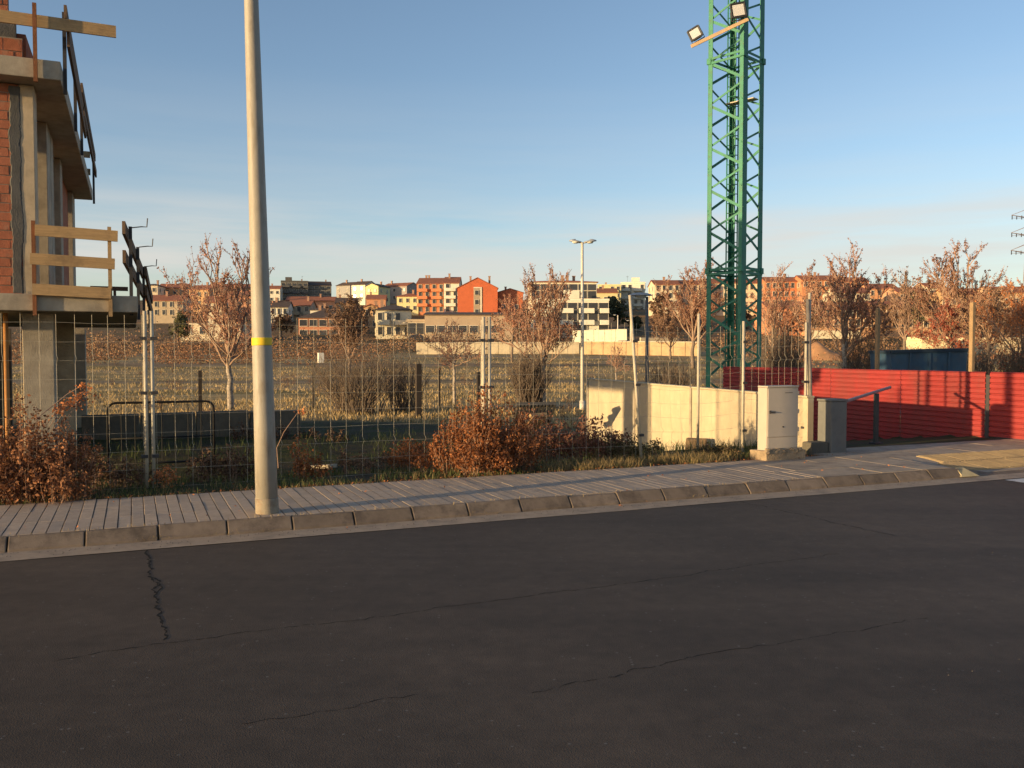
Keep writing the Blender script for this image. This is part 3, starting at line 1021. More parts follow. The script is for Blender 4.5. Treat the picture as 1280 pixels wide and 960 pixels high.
# ------------------------------------------------------------------ UNFINISHED BUILDING
def unfinished():
    O = Vector((-6.4, 11.0, 0))
    so, to = to_st(O.x, O.y)
    th = thing('unfinished_building', 'unfinished brick and concrete building shell with timber edge rails', 'building', Vector((O.x - 3, O.y + 4, -.6)))
    def bx(q, u0, u1, v0, v1, z0, z1): q.sbox(so + u0, so + u1, to + v0, to + v1, z0, z1)
    def P(u, v, z): return S(so + u, to + v, z)
    L = -5.5
    # slabs
    def slab(u1, v1, z0, z1, name='floor_slab'):
        q = MB(); bx(q, L, u1, 0, v1, z0, z1); return obj(name, q, M_conc, th, bevel=.012)
    slab(1.60, 8.2, 2.12, 2.335)
    slab(.74, 9.6, 5.04, 5.28)
    # rough pour lip on the slab edges
    q = MB()
    rng = random.Random(9)
    for k in range(46):
        u = L + rng.random() * (1.4 - L)
        bx(q, u, u + rng.uniform(.02, .09), .02, .02 + rng.uniform(.04, .1), 2.33, 2.336 + rng.uniform(.004, .03))
    obj('mortar_droppings', q, M_mortar, th, kind='stuff')
    # ground floor columns
    for (u0, u1, v0, v1) in ((.2, .57, .5, .85), (.2, .57, 4.9, 5.25), (.2, .57, 8.9, 9.25), (-3.2, -2.85, .5, .85), (-3.2, -2.85, 4.9, 5.25)):
        q = MB(); bx(q, u0, u1, v0, v1, -.8, 2.118); obj('column', q, M_conc, th, bevel=.01)
    q = MB(); bx(q, L, L + .15, 3.0, 9.19, -.8, 2.11); obj('side_wall', q, M_brick, th)  # unseen wall, added to throw shade across the lot
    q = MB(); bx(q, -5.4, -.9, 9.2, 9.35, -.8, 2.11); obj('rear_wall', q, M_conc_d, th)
    # upper storey: concrete corner column, brick infill, side piers
    q = MB(); bx(q, .24, .40, .35, .72, 2.34, 5.035); obj('column', q, mat('column_concrete', (.50, .39, .26), .9, .2, 5, .3, 90, stain=(.36, .28, .19), stain_scale=3), th, bevel=.01)
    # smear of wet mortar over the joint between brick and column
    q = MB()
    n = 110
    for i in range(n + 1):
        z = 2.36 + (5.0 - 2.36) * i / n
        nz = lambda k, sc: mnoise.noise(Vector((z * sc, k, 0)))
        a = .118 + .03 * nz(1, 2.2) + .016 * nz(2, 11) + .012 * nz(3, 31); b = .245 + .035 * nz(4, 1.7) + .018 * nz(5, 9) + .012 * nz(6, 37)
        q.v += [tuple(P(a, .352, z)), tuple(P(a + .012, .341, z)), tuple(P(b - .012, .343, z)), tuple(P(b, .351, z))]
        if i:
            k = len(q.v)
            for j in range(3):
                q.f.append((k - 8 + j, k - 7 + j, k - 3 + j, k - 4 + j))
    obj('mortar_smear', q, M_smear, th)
    # bricks
    def bricks(u0, u1, vf, z0, z1, bl=.245, bh=.105, j=.012, depth=.12, side=False, backing=True):
        r = 0
        z = z0
        while z + bh < z1 + .001:
            u = u0 - (bl / 2 if r % 2 else 0)
            while u < u1 - .01:
                a, b = max(u, u0), min(u + bl, u1)
                if b - a > .04:
                    q = MB()
                    d = rng.uniform(-.006, .006)
                    if side: q.sbox(so + vf + d - depth, so + vf + d, to + a, to + b, z, z + bh)
                    else: bx(q, a, b, vf + d, vf + d + depth, z, z + bh)
                    obj('brick', q, M_brick, th)
                u += bl + j
            z += bh + j; r += 1
        q = MB()
        if side: q.sbox(so + vf - depth + .005, so + vf - .012, to + u0, to + u1, z0 - .01, z1)
        else: bx(q, u0, u1, vf + .012, vf + depth - .005, z0 - .01, z1)
        if backing: obj('mortar_bed', q, M_mortar, th)
    bricks(-1.05, .235, .35, 2.345, 5.03)
    q = MB(); bx(q, L, -1.06, .36, .47, 2.34, 5.03); obj('brick_wall', q, M_brick, th)
    # the side: wall piers and brick reveals set back in the shade
    for (v0, v1) in ((2.35, 2.95), (3.05, 3.5), (5.0, 5.5), (8.5, 9.3)):
        q = MB(); bx(q, .08, .39, v0, v1, 2.34, 5.035); obj('pier', q, M_conc, th, bevel=.01)
    bricks(.75, 1.25, .33, 2.345, 5.03, side=True)
    bricks(3.55, 4.0, .33, 2.345, 5.03, side=True)
    q = MB(); bx(q, .1, .3, 5.55, 8.45, 2.34, 5.03); obj('side_wall', q, M_brick, th)
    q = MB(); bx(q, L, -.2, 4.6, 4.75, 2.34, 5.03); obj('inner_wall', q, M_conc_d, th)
    q = MB(); bx(q, L, .05, 9.3, 9.42, 2.34, 5.03); obj('rear_wall', q, M_brick, th)
    # third storey: parapet course of brick, added rear shade block
    bricks(-1.35, .28, .36, 5.29, 5.62, bh=.15)
    bricks(-1.35, .12, .42, 5.86, 6.25, bh=.17)
    q = MB(); bx(q, -1.4, .2, .44, .56, 5.29, 5.86); obj('mortar_bed', q, M_smear, th)
    q = MB(); bx(q, L, -1.4, .36, .5, 5.285, 6.3); obj('brick_wall', q, M_brick, th)
    q = MB(); bx(q, .02, .30, .6, 2.2, 5.285, 5.75); obj('brick_wall', q, M_brick, th)
    q = MB(); bx(q, L, -1.3, 4.4, 9.3, 5.285, 7.1); obj('mast_shade_block', q, M_conc_d, th)  # unseen block, added so its shadow covers the lower mast
    # timber edge protection: posts and boards on the lower balcony
    def board(a, b, w=.03, h=.14, m=M_wood):
        q = MB(); q.beam(a, b, w, h); return obj('guard_board', q, m, th)
    def gpost(u, v, z0, z1, m=M_rust, r=.018):
        q = MB(); q.beam(P(u, v, z0), P(u, v, z1), .045, .045, DT); return obj('guard_post', q, m, th)
    gpost(.40, -.03, 2.06, 3.25)
    gpost(1.27, -.03, 2.06, 3.22, M_wood)
    for (z, ub, uo) in ((3.11, 1.37, .42), (2.75, 1.33, .36), (2.37, 1.28, .38)):
        board(P(uo, -.065, z + .02), P(ub, -.065, z - .01))
    # rails along the shaded side of the balcony
    for (v, zt, uu) in ((.45, 3.3, 1.52), (2.2, 3.22, 1.62), (4.2, 3.1, 1.72), (7.4, 3.0, 1.86)):
        gpost(uu, v, 2.1, zt, M_steel)
    for (z, zz, z3) in ((3.24, 2.98, 2.72), (2.86, 2.64, 2.42)):
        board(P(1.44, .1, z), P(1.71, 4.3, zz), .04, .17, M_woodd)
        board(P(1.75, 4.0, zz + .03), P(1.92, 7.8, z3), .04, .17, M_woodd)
    for (u, v, z) in ((1.54, .55, 3.3), (1.64, 2.2, 3.22), (1.74, 4.2, 3.1)):
        q = MB(); p = P(u, v, z)
        q.tube([p, p + UP * .02 + DS * .12, p + UP * .02 + DS * .19, p + UP * .14 + DS * .2], .008, 5)
        obj('tie_rod', q, M_steel, th)
    # blocks lying at the slab end
    q = MB(); bx(q, 1.02, 1.22, .5, .7, 2.34, 2.46); tag(obj('concrete_block', q, M_conc_d, origin=P(1.12, .6, 2.34)), 'small grey concrete block lying on the balcony slab of the unfinished building', 'block')
    q = MB(); bx(q, .8, 1.46, 6.0, 6.06, 2.78, 2.86); bx(q, 1.2, 1.25, 6.0, 6.06, 2.335, 2.78); tag(obj('trestle', q, M_woodd, origin=P(1.13, 6.03, 2.335)), 'dark timber trestle standing at the back of the balcony slab', 'trestle')
    # upper guard: long board over the front and receding rails
    gpost(.46, -.04, 4.98, 5.95)
    a = P(-2.2, -.08, 5.74); b = W(145, 40, 11.6)
    board(a, b, .03, .15)
    for (v, z0, z1) in ((.3, 4.95, 6.0), (2.6, 5.0, 6.05), (4.4, 5.0, 6.05), (9.5, 4.95, 6.15)):
        gpost(.77, v, z0, z1, M_steel)
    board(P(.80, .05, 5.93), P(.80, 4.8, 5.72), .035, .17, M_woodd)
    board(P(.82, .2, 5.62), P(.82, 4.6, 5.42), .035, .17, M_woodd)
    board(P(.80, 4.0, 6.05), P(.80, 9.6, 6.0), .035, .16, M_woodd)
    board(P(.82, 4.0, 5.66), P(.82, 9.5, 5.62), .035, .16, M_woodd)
    for z in (5.6, 5.98):
        board(P(.72, 9.2, z), P(-.1, 9.2, z), .03, .14, M_wood)
    # steel props under the lower slab
    for (u, v) in ((.03, .35),):
        q = MB(); q.tube([P(u, v, -.7), P(u, v, 2.1)], .03, 10); tag(obj('steel_prop', q, mat('prop_orange', (.38, .17, .05), .7, .25), origin=P(u, v, -.5), smooth=True), 'orange steel prop under the lower slab at the left edge of the photo', 'prop')
unfinished()

# ------------------------------------------------------------------ LOT: barrier, low wall, pallet, stakes
def barrier():
    Y = 13.6
    a = W(134, 504, Y); b = W(267, 502, Y + .6)
    zb = -.5; zt = a.z
    th = thing('crowd_barrier', 'dark tubular crowd barrier with rounded corners standing in the shaded lot', 'barrier', Vector(((a.x + b.x) / 2, Y + .3, zb)))
    d = (Vector((b.x, b.y, 0)) - Vector((a.x, a.y, 0))); Ln = d.length; d.normalize()
    def P(k, z): return Vector((a.x, a.y, z)) + d * k
    q = MB()
    pts = [P(0, zb + .1)]
    for c, (k, z, a0) in enumerate(((.12, zt - .12, 180), (Ln - .12, zt - .12, 90))):
        for j in range(5):
            an = R(a0 - j * 22.5); pts.append(P(k + .12 * math.cos(an), z + .12 * math.sin(an)))
    pts.append(P(Ln, zb + .1))
    q.tube(pts, .019, 8); q.tube([P(0, zb + .35), P(Ln, zb + .35)], .017, 8); q.tube([P(0, zb + .75), P(Ln, zb + .75)], .012, 8)
    obj('frame', q, mat('barrier_black', (.018, .017, .017), .6, .2, spec=.15), th, smooth=True)
    for i in range(1, 8):
        q = MB(); q.tube([P(Ln * i / 8, zb + .35), P(Ln * i / 8, zt)], .007, 6); obj('bar', q, mat('barrier_black', (.018, .017, .017), .6, .2, spec=.15), th)
    for k in (.1, Ln - .1):
        q = MB(); n = Vector((-d.y, d.x, 0)); q.tube([P(k, zb) - n * .3, P(k, zb + .08), P(k, zb) + n * .3], .017, 6); obj('foot', q, mat('barrier_black', (.018, .017, .017), .6, .2, spec=.15), th)
barrier()

def low_wall():
    sa, sb, tt = -4.4, -.3, 10.45
    th = thing('retaining_wall', 'low grey concrete retaining wall at the back of the shaded lot', 'wall', S((sa + sb) / 2, tt, -.6))
    n = 4
    for i in range(n):
        a, b = sa + (sb - sa) * i / n + .012, sa + (sb - sa) * (i + 1) / n - .012
        q = MB(); z1 = .40 + .006 * (i % 3)
        q.sbox(a, b, tt - .1, tt + .1, -1.2, z1)
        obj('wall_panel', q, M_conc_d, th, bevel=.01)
low_wall()

def pallet(px, py, Y, tilt, yaw, label, nsl, m, w=1.2, h=.9):
    c = W(px, py, Y)
    th = thing('wooden_pallet', label, 'pallet', c)
    rot = Matrix.Rotation(yaw, 3, 'Z') @ Matrix.Rotation(tilt, 3, 'X')
    def P(x, y, z): return c + rot @ Vector((x, y, z))
    for i in range(nsl):
        x = -w / 2 + w * (i + .5) / nsl
        q = MB(); q.beam(P(x, 0, -h / 2), P(x, 0, h / 2), w / nsl * .6, .022, rot @ Vector((0, 1, 0))); obj('slat', q, m, th)
    for z in (-h * .42, 0, h * .42):
        q = MB(); q.beam(P(-w / 2, .05, z), P(w / 2, .05, z), .07, .075, rot @ Vector((0, 0, 1))); obj('bearer', q, m, th)
pallet(668, 518, 17.6, R(48), R(12), 'grey slatted pallet leaning in the lot behind the rusty bush', 11, mat('grey_slat', (.075, .07, .065), .9, .2), .8, .6)
pallet(668, 530, 16.6, R(52), R(30), 'small brown pallet lying in front of the grey leaning pallet', 5, M_wood, .35, .5)

def stake(px, y0, y1, Y, w, label, m=mat('stake_dark', (.05, .038, .03), .9, .25, 6)):
    a = W(px, y0, Y); b = W(px, y1, Y)
    a.z = gz(a.x, a.y) - .1
    q = MB(); q.beam(a, b, w, w, DT)
    tag(obj('stake', q, m, origin=Vector(a)), label, 'stake')
stake(250, 500, 463, 28, .11, 'dark wooden stake in the field just right of the double fence posts')
stake(392, 490, 453, 31, .09, 'dark wooden stake left of the bare grey bushes behind the pole')
stake(523, 500, 455, 27, .16, 'thick dark stake at the right edge of the bare grey bushes')
stake(549, 492, 460, 33, .07, 'thin dark stake beside the slim young tree in mid field')
stake(598, 500, 465, 28, .10, 'dark stake just left of the galvanised posts behind the rusty bush')
stake(401, 452, 441, 88, .55, 'short white painted bollard far out in the dry field', mat('white_paint', (.75, .7, .6), .7, .1))
# concrete slabs lying in the lot
for (px, py, l, lab) in ((398, 531, .5, 'pale concrete plank lying in the shaded lot right of the pole'),):
    p = W(px, py, 15); p.z = gz(p.x, p.y)
    q = MB(); q.beam(p + Vector((-.3, .2, .10)), p + Vector((.3, -.2, .18)), .16, .06)
    tag(obj('concrete_plank', q, M_conc, origin=p), lab, 'plank')

# ------------------------------------------------------------------ LAMPS IN THE PARK
def park_lamp(px, y_top, Y, label, head='double', r=.055, m=None, basez=None, headdx=.25):
    b = W(px, 480, Y); zt = W(px, y_top, Y).z
    b.z = gz(b.x, b.y) if basez is None else basez
    m = m or mat('lamp_paint', (.62, .56, .47), .6, .1)
    th = thing('street_lamp', label, 'street lamp', b)
    q = MB(); q.tube([b - UP * .1, Vector((b.x - .02, b.y, zt))], [r, r * .7], 12); obj('pole', q, m, th, smooth=True)
    q = MB(); q.tube([b - UP * .05, b + UP * .3], r * 1.5, 12); obj('base', q, m, th, smooth=True)
    dirs = (-1, 1) if head == 'double' else (-1,)
    for sgn in dirs:
        if head == 'double':
            c = Vector((b.x + sgn * .25, b.y, zt + .02))
            q = MB(); q.tube([Vector((b.x, b.y, zt - .03)), c - Vector((sgn * .06, 0, .01))], .022, 8); obj('arm', q, m, th)
        else:
            c = Vector((b.x - headdx, b.y, zt + .03))
        q = MB()
        L, Wd, Hh = (.24, .14, .07) if head == 'double' else (.34, .22, .09)
        up = .03 * sgn if head == 'double' else 0
        n1, n2 = 12, 5
        for i in range(n2 + 1):
            ph = math.pi / 2 * i / n2
            for k in range(n1):
                a = 2 * math.pi * k / n1
                q.v.append((c.x + L * math.cos(a) * math.cos(ph), c.y + Wd * math.sin(a) * math.cos(ph), c.z + Hh * math.sin(ph) + up * math.cos(a)))
        for i in range(n2):
            for k in range(n1):
                u = i * n1 + k; w = i * n1 + (k + 1) % n1
                q.f.append((u, w, w + n1, u + n1))
        q.f.append(tuple(reversed(range(n1))))
        h = obj('lamp_head', q, mat('lamp_head_grey', (.33, .34, .36), .5, .15), th, smooth=True)
        q = MB(); q.tube([c - UP * .05, c - UP * .002], [L * .4, L * .55], 10); obj('diffuser', q, mat('diffuser', (.6, .58, .52), .4, .05), h, smooth=True)
park_lamp(728, 303, 31.0, 'slim pale street lamp with two heads standing beyond the fence', r=.068)
park_lamp(809, 371, 25.0, 'dark street lamp with one flat oval head behind the leaning fence post', 'single', .06, mat('lamp_dark', (.12, .12, .125), .6, .1), headdx=.2)
park_lamp(772, 394, 150, 'tiny pale street lamp beside the white apartment block', 'single', .12, headdx=.5)
park_lamp(788, 401, 140, 'tiny grey street lamp in the side street right of the white apartment block', 'single', .12, headdx=.4)

# ------------------------------------------------------------------ PYLON
def pylon():
    Y = 230
    c = W(1284, 440, Y); c.z = gz(c.x, c.y)
    top = W(1284, 250, Y).z
    th = thing('power_pylon', 'steel lattice power pylon with three cross arms at the right edge of the view', 'pylon', c)
    m = mat('pylon_steel', (.22, .17, .16), .6, .15)
    q = MB()
    def w(z): return .7 + 1.9 * (1 - (z - c.z) / (top - c.z)) ** 1.3
    for sx in (-1, 1):
        for sy in (-1, 1):
            zs = [c.z - 1 + (top - c.z + 1) * i / 10 for i in range(11)]
            for z0, z1 in zip(zs, zs[1:]):
                q.beam((c.x + sx * w(max(z0, c.z)) / 2, c.y + sy * w(max(z0, c.z)) / 2, z0), (c.x + sx * w(z1) / 2, c.y + sy * w(z1) / 2, z1), .16, .16)
    obj('leg_frame', q, m, th)
    q = MB()
    z = c.z
    k = 1
    while z < top - 1:
        h = w(z) * 1.1
        for sy in (-1, 1):
            q.beam((c.x - k * w(z) / 2, c.y + sy * w(z) / 2, z), (c.x + k * w(z + h) / 2, c.y + sy * w(z + h) / 2, min(z + h, top)), .09, .09)
            q.beam((c.x + sy * w(z) / 2, c.y - k * w(z) / 2, z), (c.x + sy * w(z + h) / 2, c.y + k * w(z + h) / 2, min(z + h, top)), .09, .09)
        z += h; k = -k
    obj('bracing', q, m, th, kind='stuff')
    for py in (268, 290, 312):
        za = W(1284, py, Y).z
        for sg in (-1, 1):
            q = MB()
            e = Vector((c.x + sg * 4.8, c.y, za - .2))
            for sy in (-1, 1):
                q.beam((c.x + sg * w(za) / 2, c.y + sy * w(za) / 2, za - .9), e, .12, .12)
                q.beam((c.x + sg * w(za) / 2, c.y + sy * w(za) / 2, za + 1.5), e, .10, .10)
            q.beam((c.x, c.y, za - .95), e - UP * .75, .08, .08)
            arm = obj('cross_arm', q, m, th)
            for f in (.45, .72, .97):
                q = MB(); p = Vector((c.x + sg * 4.8 * f, c.y, za - .3)); q.tube([p, p - UP * 1.0], .11, 6); obj('insulator', q, M_black, arm)
pylon()
# ------------------------------------------------------------------ VEGETATION
def bushy_points(rng, c, rx, ry, rz, n, clumps=9):
    cl = []
    for i in range(clumps):
        while True:
            p = Vector((rng.uniform(-1, 1), rng.uniform(-1, 1), rng.uniform(-.8, 1)))
            if p.length < 1: break
        cl.append((p, rng.uniform(.28, .5)))
    out = []
    for i in range(n):
        p, r = cl[i % clumps]
        d = Vector((rng.gauss(0, 1), rng.gauss(0, 1), rng.gauss(0, 1))).normalized() * r * rng.random() ** .4
        q = p * .72 + d
        out.append((c[0] + q.x * rx, c[1] + q.y * ry, c[2] + q.z * rz))
    return out

def bare_tree(name, label, px, base_py, top_py, width_px, Y, seed, leafm, nleaf, barkm=M_bark, trunk_frac=.28, leaf=.09, cat='tree', group=None,
              thick=1., up=.35, prim=13, twigm=M_twig, basez=None, leafbase=0.):
    rng = random.Random(seed)
    b = W(px, base_py, Y)
    b.z = gz(b.x, b.y) if basez is None else basez
    H = W(px, top_py, Y).z - b.z
    Rw = width_px / 2 / F * Y
    th = thing(name, label, cat, b, group)
    tb = MB(); twb = MB(); lim = MB(); pts = []
    r0 = H * .017 * thick
    nt = 7
    ht = trunk_frac + .10
    trunk = []
    for i in range(nt + 1):
        f = i / nt
        trunk.append(b + Vector((rng.uniform(-.012, .012) * H * f, rng.uniform(-.012, .012) * H * f, H * ht * f - (.1 if i == 0 else 0))))
    tb.tube(trunk, [r0 * (1.15 - .4 * i / nt) for i in range(nt + 1)], 8)
    def tpos(f):
        x = min(.999, f) * nt; i = int(x); return trunk[i].lerp(trunk[i + 1], x - i)
    tmin = .0030 + Y * .00006
    def sub(p, d, L, r, lev):
        k = 3 if lev == 2 else 2
        P = [p]; q = Vector(p); dd = Vector(d)
        for i in range(k):
            dd = (dd + Vector((rng.gauss(0, .15), rng.gauss(0, .15), rng.gauss(0, .1) + up * .3))).normalized()
            q = q + dd * (L / k); P.append(Vector(q))
        twb.tube(P, [max(r * (1 - .7 * i / k), tmin) for i in range(k + 1)], 3, False)
        if lev == 2:
            for c in range(6):
                f = .2 + .8 * (c + rng.random() * .7) / 6
                i = min(k - 1, int(f * k)); o = P[i].lerp(P[i + 1], min(1, f * k - i))
                dm = (P[i + 1] - P[i]).normalized()
                sd = dm.cross(Vector((rng.gauss(0, 1), rng.gauss(0, 1), rng.gauss(0, 1)))).normalized()
                sub(o, (dm * .8 + sd * rng.uniform(.35, .75) + UP * up * .5).normalized(), L * rng.uniform(.4, .65) * (1.1 - .4 * f), r * .5, 3)
        for c in range(4 if lev == 3 else 2):
            i = rng.randrange(k)
            pts.append(P[i].lerp(P[i + 1], rng.random()))
    nl = max(6, int(prim * .52))
    for i in range(nl):
        a = i * 2.399 + rng.uniform(-.35, .35)
        inner = (i % 4 == 0)
        rr = Rw * (rng.uniform(.05, .35) if inner else rng.uniform(.6, 1.05))
        low = (not inner) and i % 3 == 2
        zt = H * (rng.uniform(.9, 1.0) if inner else (rng.uniform(.48, .68) if low else rng.uniform(.72, .97) * (1 - .12 * (rr / Rw) ** 2)))
        zt *= .89
        p = tpos(rng.uniform(.68, 1.0) if not inner else 1.0)
        e_ = b + Vector((math.cos(a) * rr * 1.12, math.sin(a) * rr * .8, zt))
        m1 = p.lerp(e_, .33) + Vector((math.cos(a), math.sin(a), 0)) * rr * .14 - UP * H * .02
        m2 = p.lerp(e_, .66) + Vector((math.cos(a), math.sin(a), 0)) * rr * .10 + Vector((rng.gauss(0, .015), rng.gauss(0, .015), 0)) * H
        P = []
        for k in range(9):
            u = k / 8
            c = p * (1 - u) ** 3 + m1 * 3 * u * (1 - u) ** 2 + m2 * 3 * u * u * (1 - u) + e_ * u ** 3
            if 0 < k < 8: c = c + Vector((rng.gauss(0, .006), rng.gauss(0, .006), rng.gauss(0, .004))) * H
            P.append(c)
        rl = r0 * (.62 if inner else rng.uniform(.34, .52))
        lim.tube(P, [max(rl * (1 - .86 * k / 8), tmin) for k in range(9)], 5, False)
        nb = 9
        for c in range(nb):
            f = .22 + .78 * (c + rng.random() * .8) / nb
            x = min(.999, f) * 8; k = int(x); o = P[k].lerp(P[k + 1], x - k)
            dm = (P[k + 1] - P[k]).normalized()
            sd = dm.cross(Vector((rng.gauss(0, 1), rng.gauss(0, 1), rng.gauss(0, 1)))).normalized()
            sub(o, (dm * .7 + sd * rng.uniform(.5, .95) + UP * up * .45).normalized(), H * rng.uniform(.12, .23) * (1.2 - .5 * f), rl * .42, 2)
    obj('trunk', tb, barkm, th, smooth=True)
    obj('limbs', lim, M_limb, th, smooth=True, kind='stuff')
    if pts:
        tw = obj('twigs', twb, twigm, th, kind='stuff')
    lb = MB()
    if nleaf:
        sel = []
        for i in range(nleaf):
            p = rng.choice(pts)
            sel.append(p + Vector((rng.gauss(0, 1), rng.gauss(0, 1), rng.gauss(0, 1))) * leaf * .45)
        quads(lb, rng, sel, leaf)
        obj('crown', lb, leafm, th, kind='stuff')

def stem_shrub(name, label, px, base_py, top_py, width_px, Y, seed, nst, m=M_twigd, basez=None, r=.012, leafm=None, nleaf=0, leaf=.05, group=None, cat='shrub'):
    rng = random.Random(seed)
    b = W(px, base_py, Y); b.z = gz(b.x, b.y) if basez is None else basez
    H = W(px, top_py, Y).z - b.z; Rw = width_px / 2 / F * Y
    th = thing(name, label, cat, b, group)
    q = MB(); pts = []
    for i in range(nst):
        a = rng.uniform(0, 2 * math.pi); f = rng.random() ** .5
        rb = Rw * .45 * rng.random()
        p = b + Vector((math.cos(a) * rb, math.sin(a) * rb, -.05))
        h = H * rng.uniform(.6, 1.0) * (1 - .35 * f ** 3)
        e_ = b + Vector((math.cos(a) * Rw * f, math.sin(a) * Rw * f * .8, h))
        P = []
        for k in range(5):
            u = k / 4
            c = p.lerp(e_, u); c.x += math.sin(u * 1.6) * 0 + rng.gauss(0, .02) * H; c.y += rng.gauss(0, .02) * H
            c.z = p.z + (e_.z - p.z) * (u ** .8)
            P.append(c)
        q.tube(P, [r * (1 - .75 * k / 4) for k in range(5)], 3, False)
        for k in range(6):
            u = rng.uniform(.25, 1); ii = min(3, int(u * 4)); o = P[ii].lerp(P[ii + 1], u * 4 - ii)
            t = o + Vector((rng.gauss(0, .09), rng.gauss(0, .09), rng.uniform(.08, .26))) * H * .8
            q.tube([o, o.lerp(t, .5) + Vector((rng.gauss(0, .01), 0, .01)) * H, t], [r * .45, r * .35, r * .2], 3, False)
            pts += [t, o.lerp(t, .6), o]
    obj('stems', q, m, th, kind='stuff')
    if nleaf:
        lb = MB()
        quads(lb, rng, [rng.choice(pts) + Vector((rng.gauss(0, 1), rng.gauss(0, 1), rng.gauss(0, 1))) * leaf for i in range(nleaf)], leaf)
        obj('leaves', lb, leafm, th, kind='stuff')

def plume_bush(name, label, pxbase, pybase, z, lobes, seed, nleaf, leaf, leafm, stem_r=.004, cat='bush', tilt=None, nst=34):
    """upright leafy stalks gathered into lobes: (dx, dy, radius, height)"""
    rng = random.Random(seed)
    b = Wz(pxbase, pybase, z)
    th = thing(name, label, cat, b)
    st = MB(); lv = []
    tot = sum(l[2] * l[2] * l[3] for l in lobes)
    for (dx, dy, rad, h) in lobes:
        c = b + Vector((dx, dy, 0))
        share = rad * rad * h / tot
        n = max(5, int(nst * share * len(lobes) * .6))
        per = int(nleaf * share / n) + 1
        for i in range(n):
            a = rng.uniform(0, 2 * math.pi); f = math.sqrt(rng.random())
            foot = c + Vector((math.cos(a), math.sin(a), 0)) * rad * .45 * f
            hh = h * (1 - .5 * f * f) * rng.choice((rng.uniform(.4, .8), rng.uniform(.7, 1.05), rng.uniform(.9, 1.22)))
            tip = c + Vector((math.cos(a) * rad * f, math.sin(a) * rad * f, hh))
            P = [foot - UP * .04, foot.lerp(tip, .35) + Vector((rng.gauss(0, .02), rng.gauss(0, .02), .03)), foot.lerp(tip, .7) + Vector((rng.gauss(0, .02), rng.gauss(0, .02), .03)), tip]
            st.tube(P, [stem_r, stem_r * .8, stem_r * .6, stem_r * .3], 3, False)
            for k in range(per):
                u = rng.uniform(.05, 1) ** .75; x = u * 3; ii = min(2, int(x)); o = P[ii].lerp(P[ii + 1], x - ii)
                w = .042 * (1.25 - .8 * u) + .008
                lv.append(o + Vector((rng.gauss(0, w), rng.gauss(0, w), rng.gauss(0, w * .6))))
    lv = [p for p in lv if p.z > b.z - .02]
    obj('stems', st, M_twig, th, kind='stuff')
    q = MB(); quads(q, rng, lv, leaf, .45)
    obj('leaves', q, leafm, th, kind='stuff')

# rust-coloured bushes by the pavement
plume_bush('rusty_bush', 'big rust brown leafy bush spilling over the pavement edge in mid view', 600, 592, .12,
           [(-.05, .25, .34, .98), (.28, .35, .34, .86), (-.38, .25, .28, .62), (.55, .45, .30, .66), (-.05, .05, .36, .5), (.25, .1, .3, .42), (-.62, .2, .22, .36), (.05, .3, .2, 1.08)],
           1, 12500, .034, M_leafr, nst=70)
plume_bush('rusty_bush', 'dark rust brown bush at the left edge of the pavement below the building', 30, 628, .12,
           [(-.1, .25, .42, .98), (.25, .3, .35, .85), (-.5, .2, .4, .85), (.42, .25, .26, .55), (0, .05, .36, .5), (.3, .02, .26, .42), (-.35, 0, .4, .6)],
           2, 13000, .034, M_leafb if False else mat('leaf_rust_dark', (.23, .10, .045), .7, .25, 4, island=.5, trans=.2), nst=70)
plume_bush('rusty_bush', 'long low rusty bush trailing right of the big rust bush to the cream wall', 700, 578, .10,
           [(-.45, .3, .32, .68), (-.1, .35, .3, .6), (.25, .4, .3, .66), (.6, .45, .28, .56), (.9, .6, .25, .5)], 3, 6800, .034, mat('leaf_plum', (.24, .10, .06), .7, .25, 4, island=.5, trans=.2), nst=50)
plume_bush('weed_clump', 'upright brown weed clump on the verge left of the big rust bush', 508, 588, .1,
           [(0, .2, .16, .42), (.18, .22, .13, .34), (-.2, .25, .12, .3)], 4, 1500, .032, M_leafr, nst=24)
plume_bush('weed_clump', 'small brown weed at the foot of the double fence posts', 200, 612, .1, [(0, .15, .1, .24)], 5, 350, .028, M_leafr, nst=10)
plume_bush('weed_clump', 'dusky weeds along the verge between double posts and the pole', 270, 606, .09,
           [(-.25, .3, .22, .36), (.1, .3, .25, .42), (.4, .4, .2, .38)], 6, 2200, .034, mat('leaf_dusk', (.15, .085, .05), .8, .3, 4, island=.5, trans=.2), nst=36)
plume_bush('weed_clump', 'reddish weed clump just right of the pole', 372, 603, .1, [(0, .2, .15, .46), (.2, .25, .12, .3)], 7, 900, .032, M_leafr, nst=16)
plume_bush('weed_clump', 'sparse dark weeds between the left rust bush and double posts', 140, 615, .09, [(0, .3, .25, .36), (-.3, .3, .2, .42), (.25, .25, .2, .25)], 8, 1500, .034, MATS['leaf_dusk'], nst=30)
plume_bush('weed_clump', 'low dull weeds in front of the fence left of the weed clump', 455, 592, .09, [(0, .2, .2, .22), (-.25, .2, .16, .25), (.2, .3, .14, .24)], 9, 900, .03, MATS['leaf_dusk'], nst=18)
plume_bush('weed_clump', 'dark weeds growing deep in the shaded lot behind the pole', 340, 560, -.25,
           [(0, .2, .35, .5), (.6, .3, .3, .4), (-.6, .2, .3, .45), (1.2, .3, .3, .34)], 12, 2400, .04, MATS['leaf_dusk'], nst=40)
plume_bush('weed_clump', 'dark leafy weeds in front of the cream wall left end', 790, 576, .1, [(0, .25, .2, .3), (.3, .3, .2, .26), (-.25, .25, .2, .36)], 10, 1400, .034, mat('leaf_weed', (.11, .085, .04), .8, .3, 4, island=.5, trans=.2), nst=24)
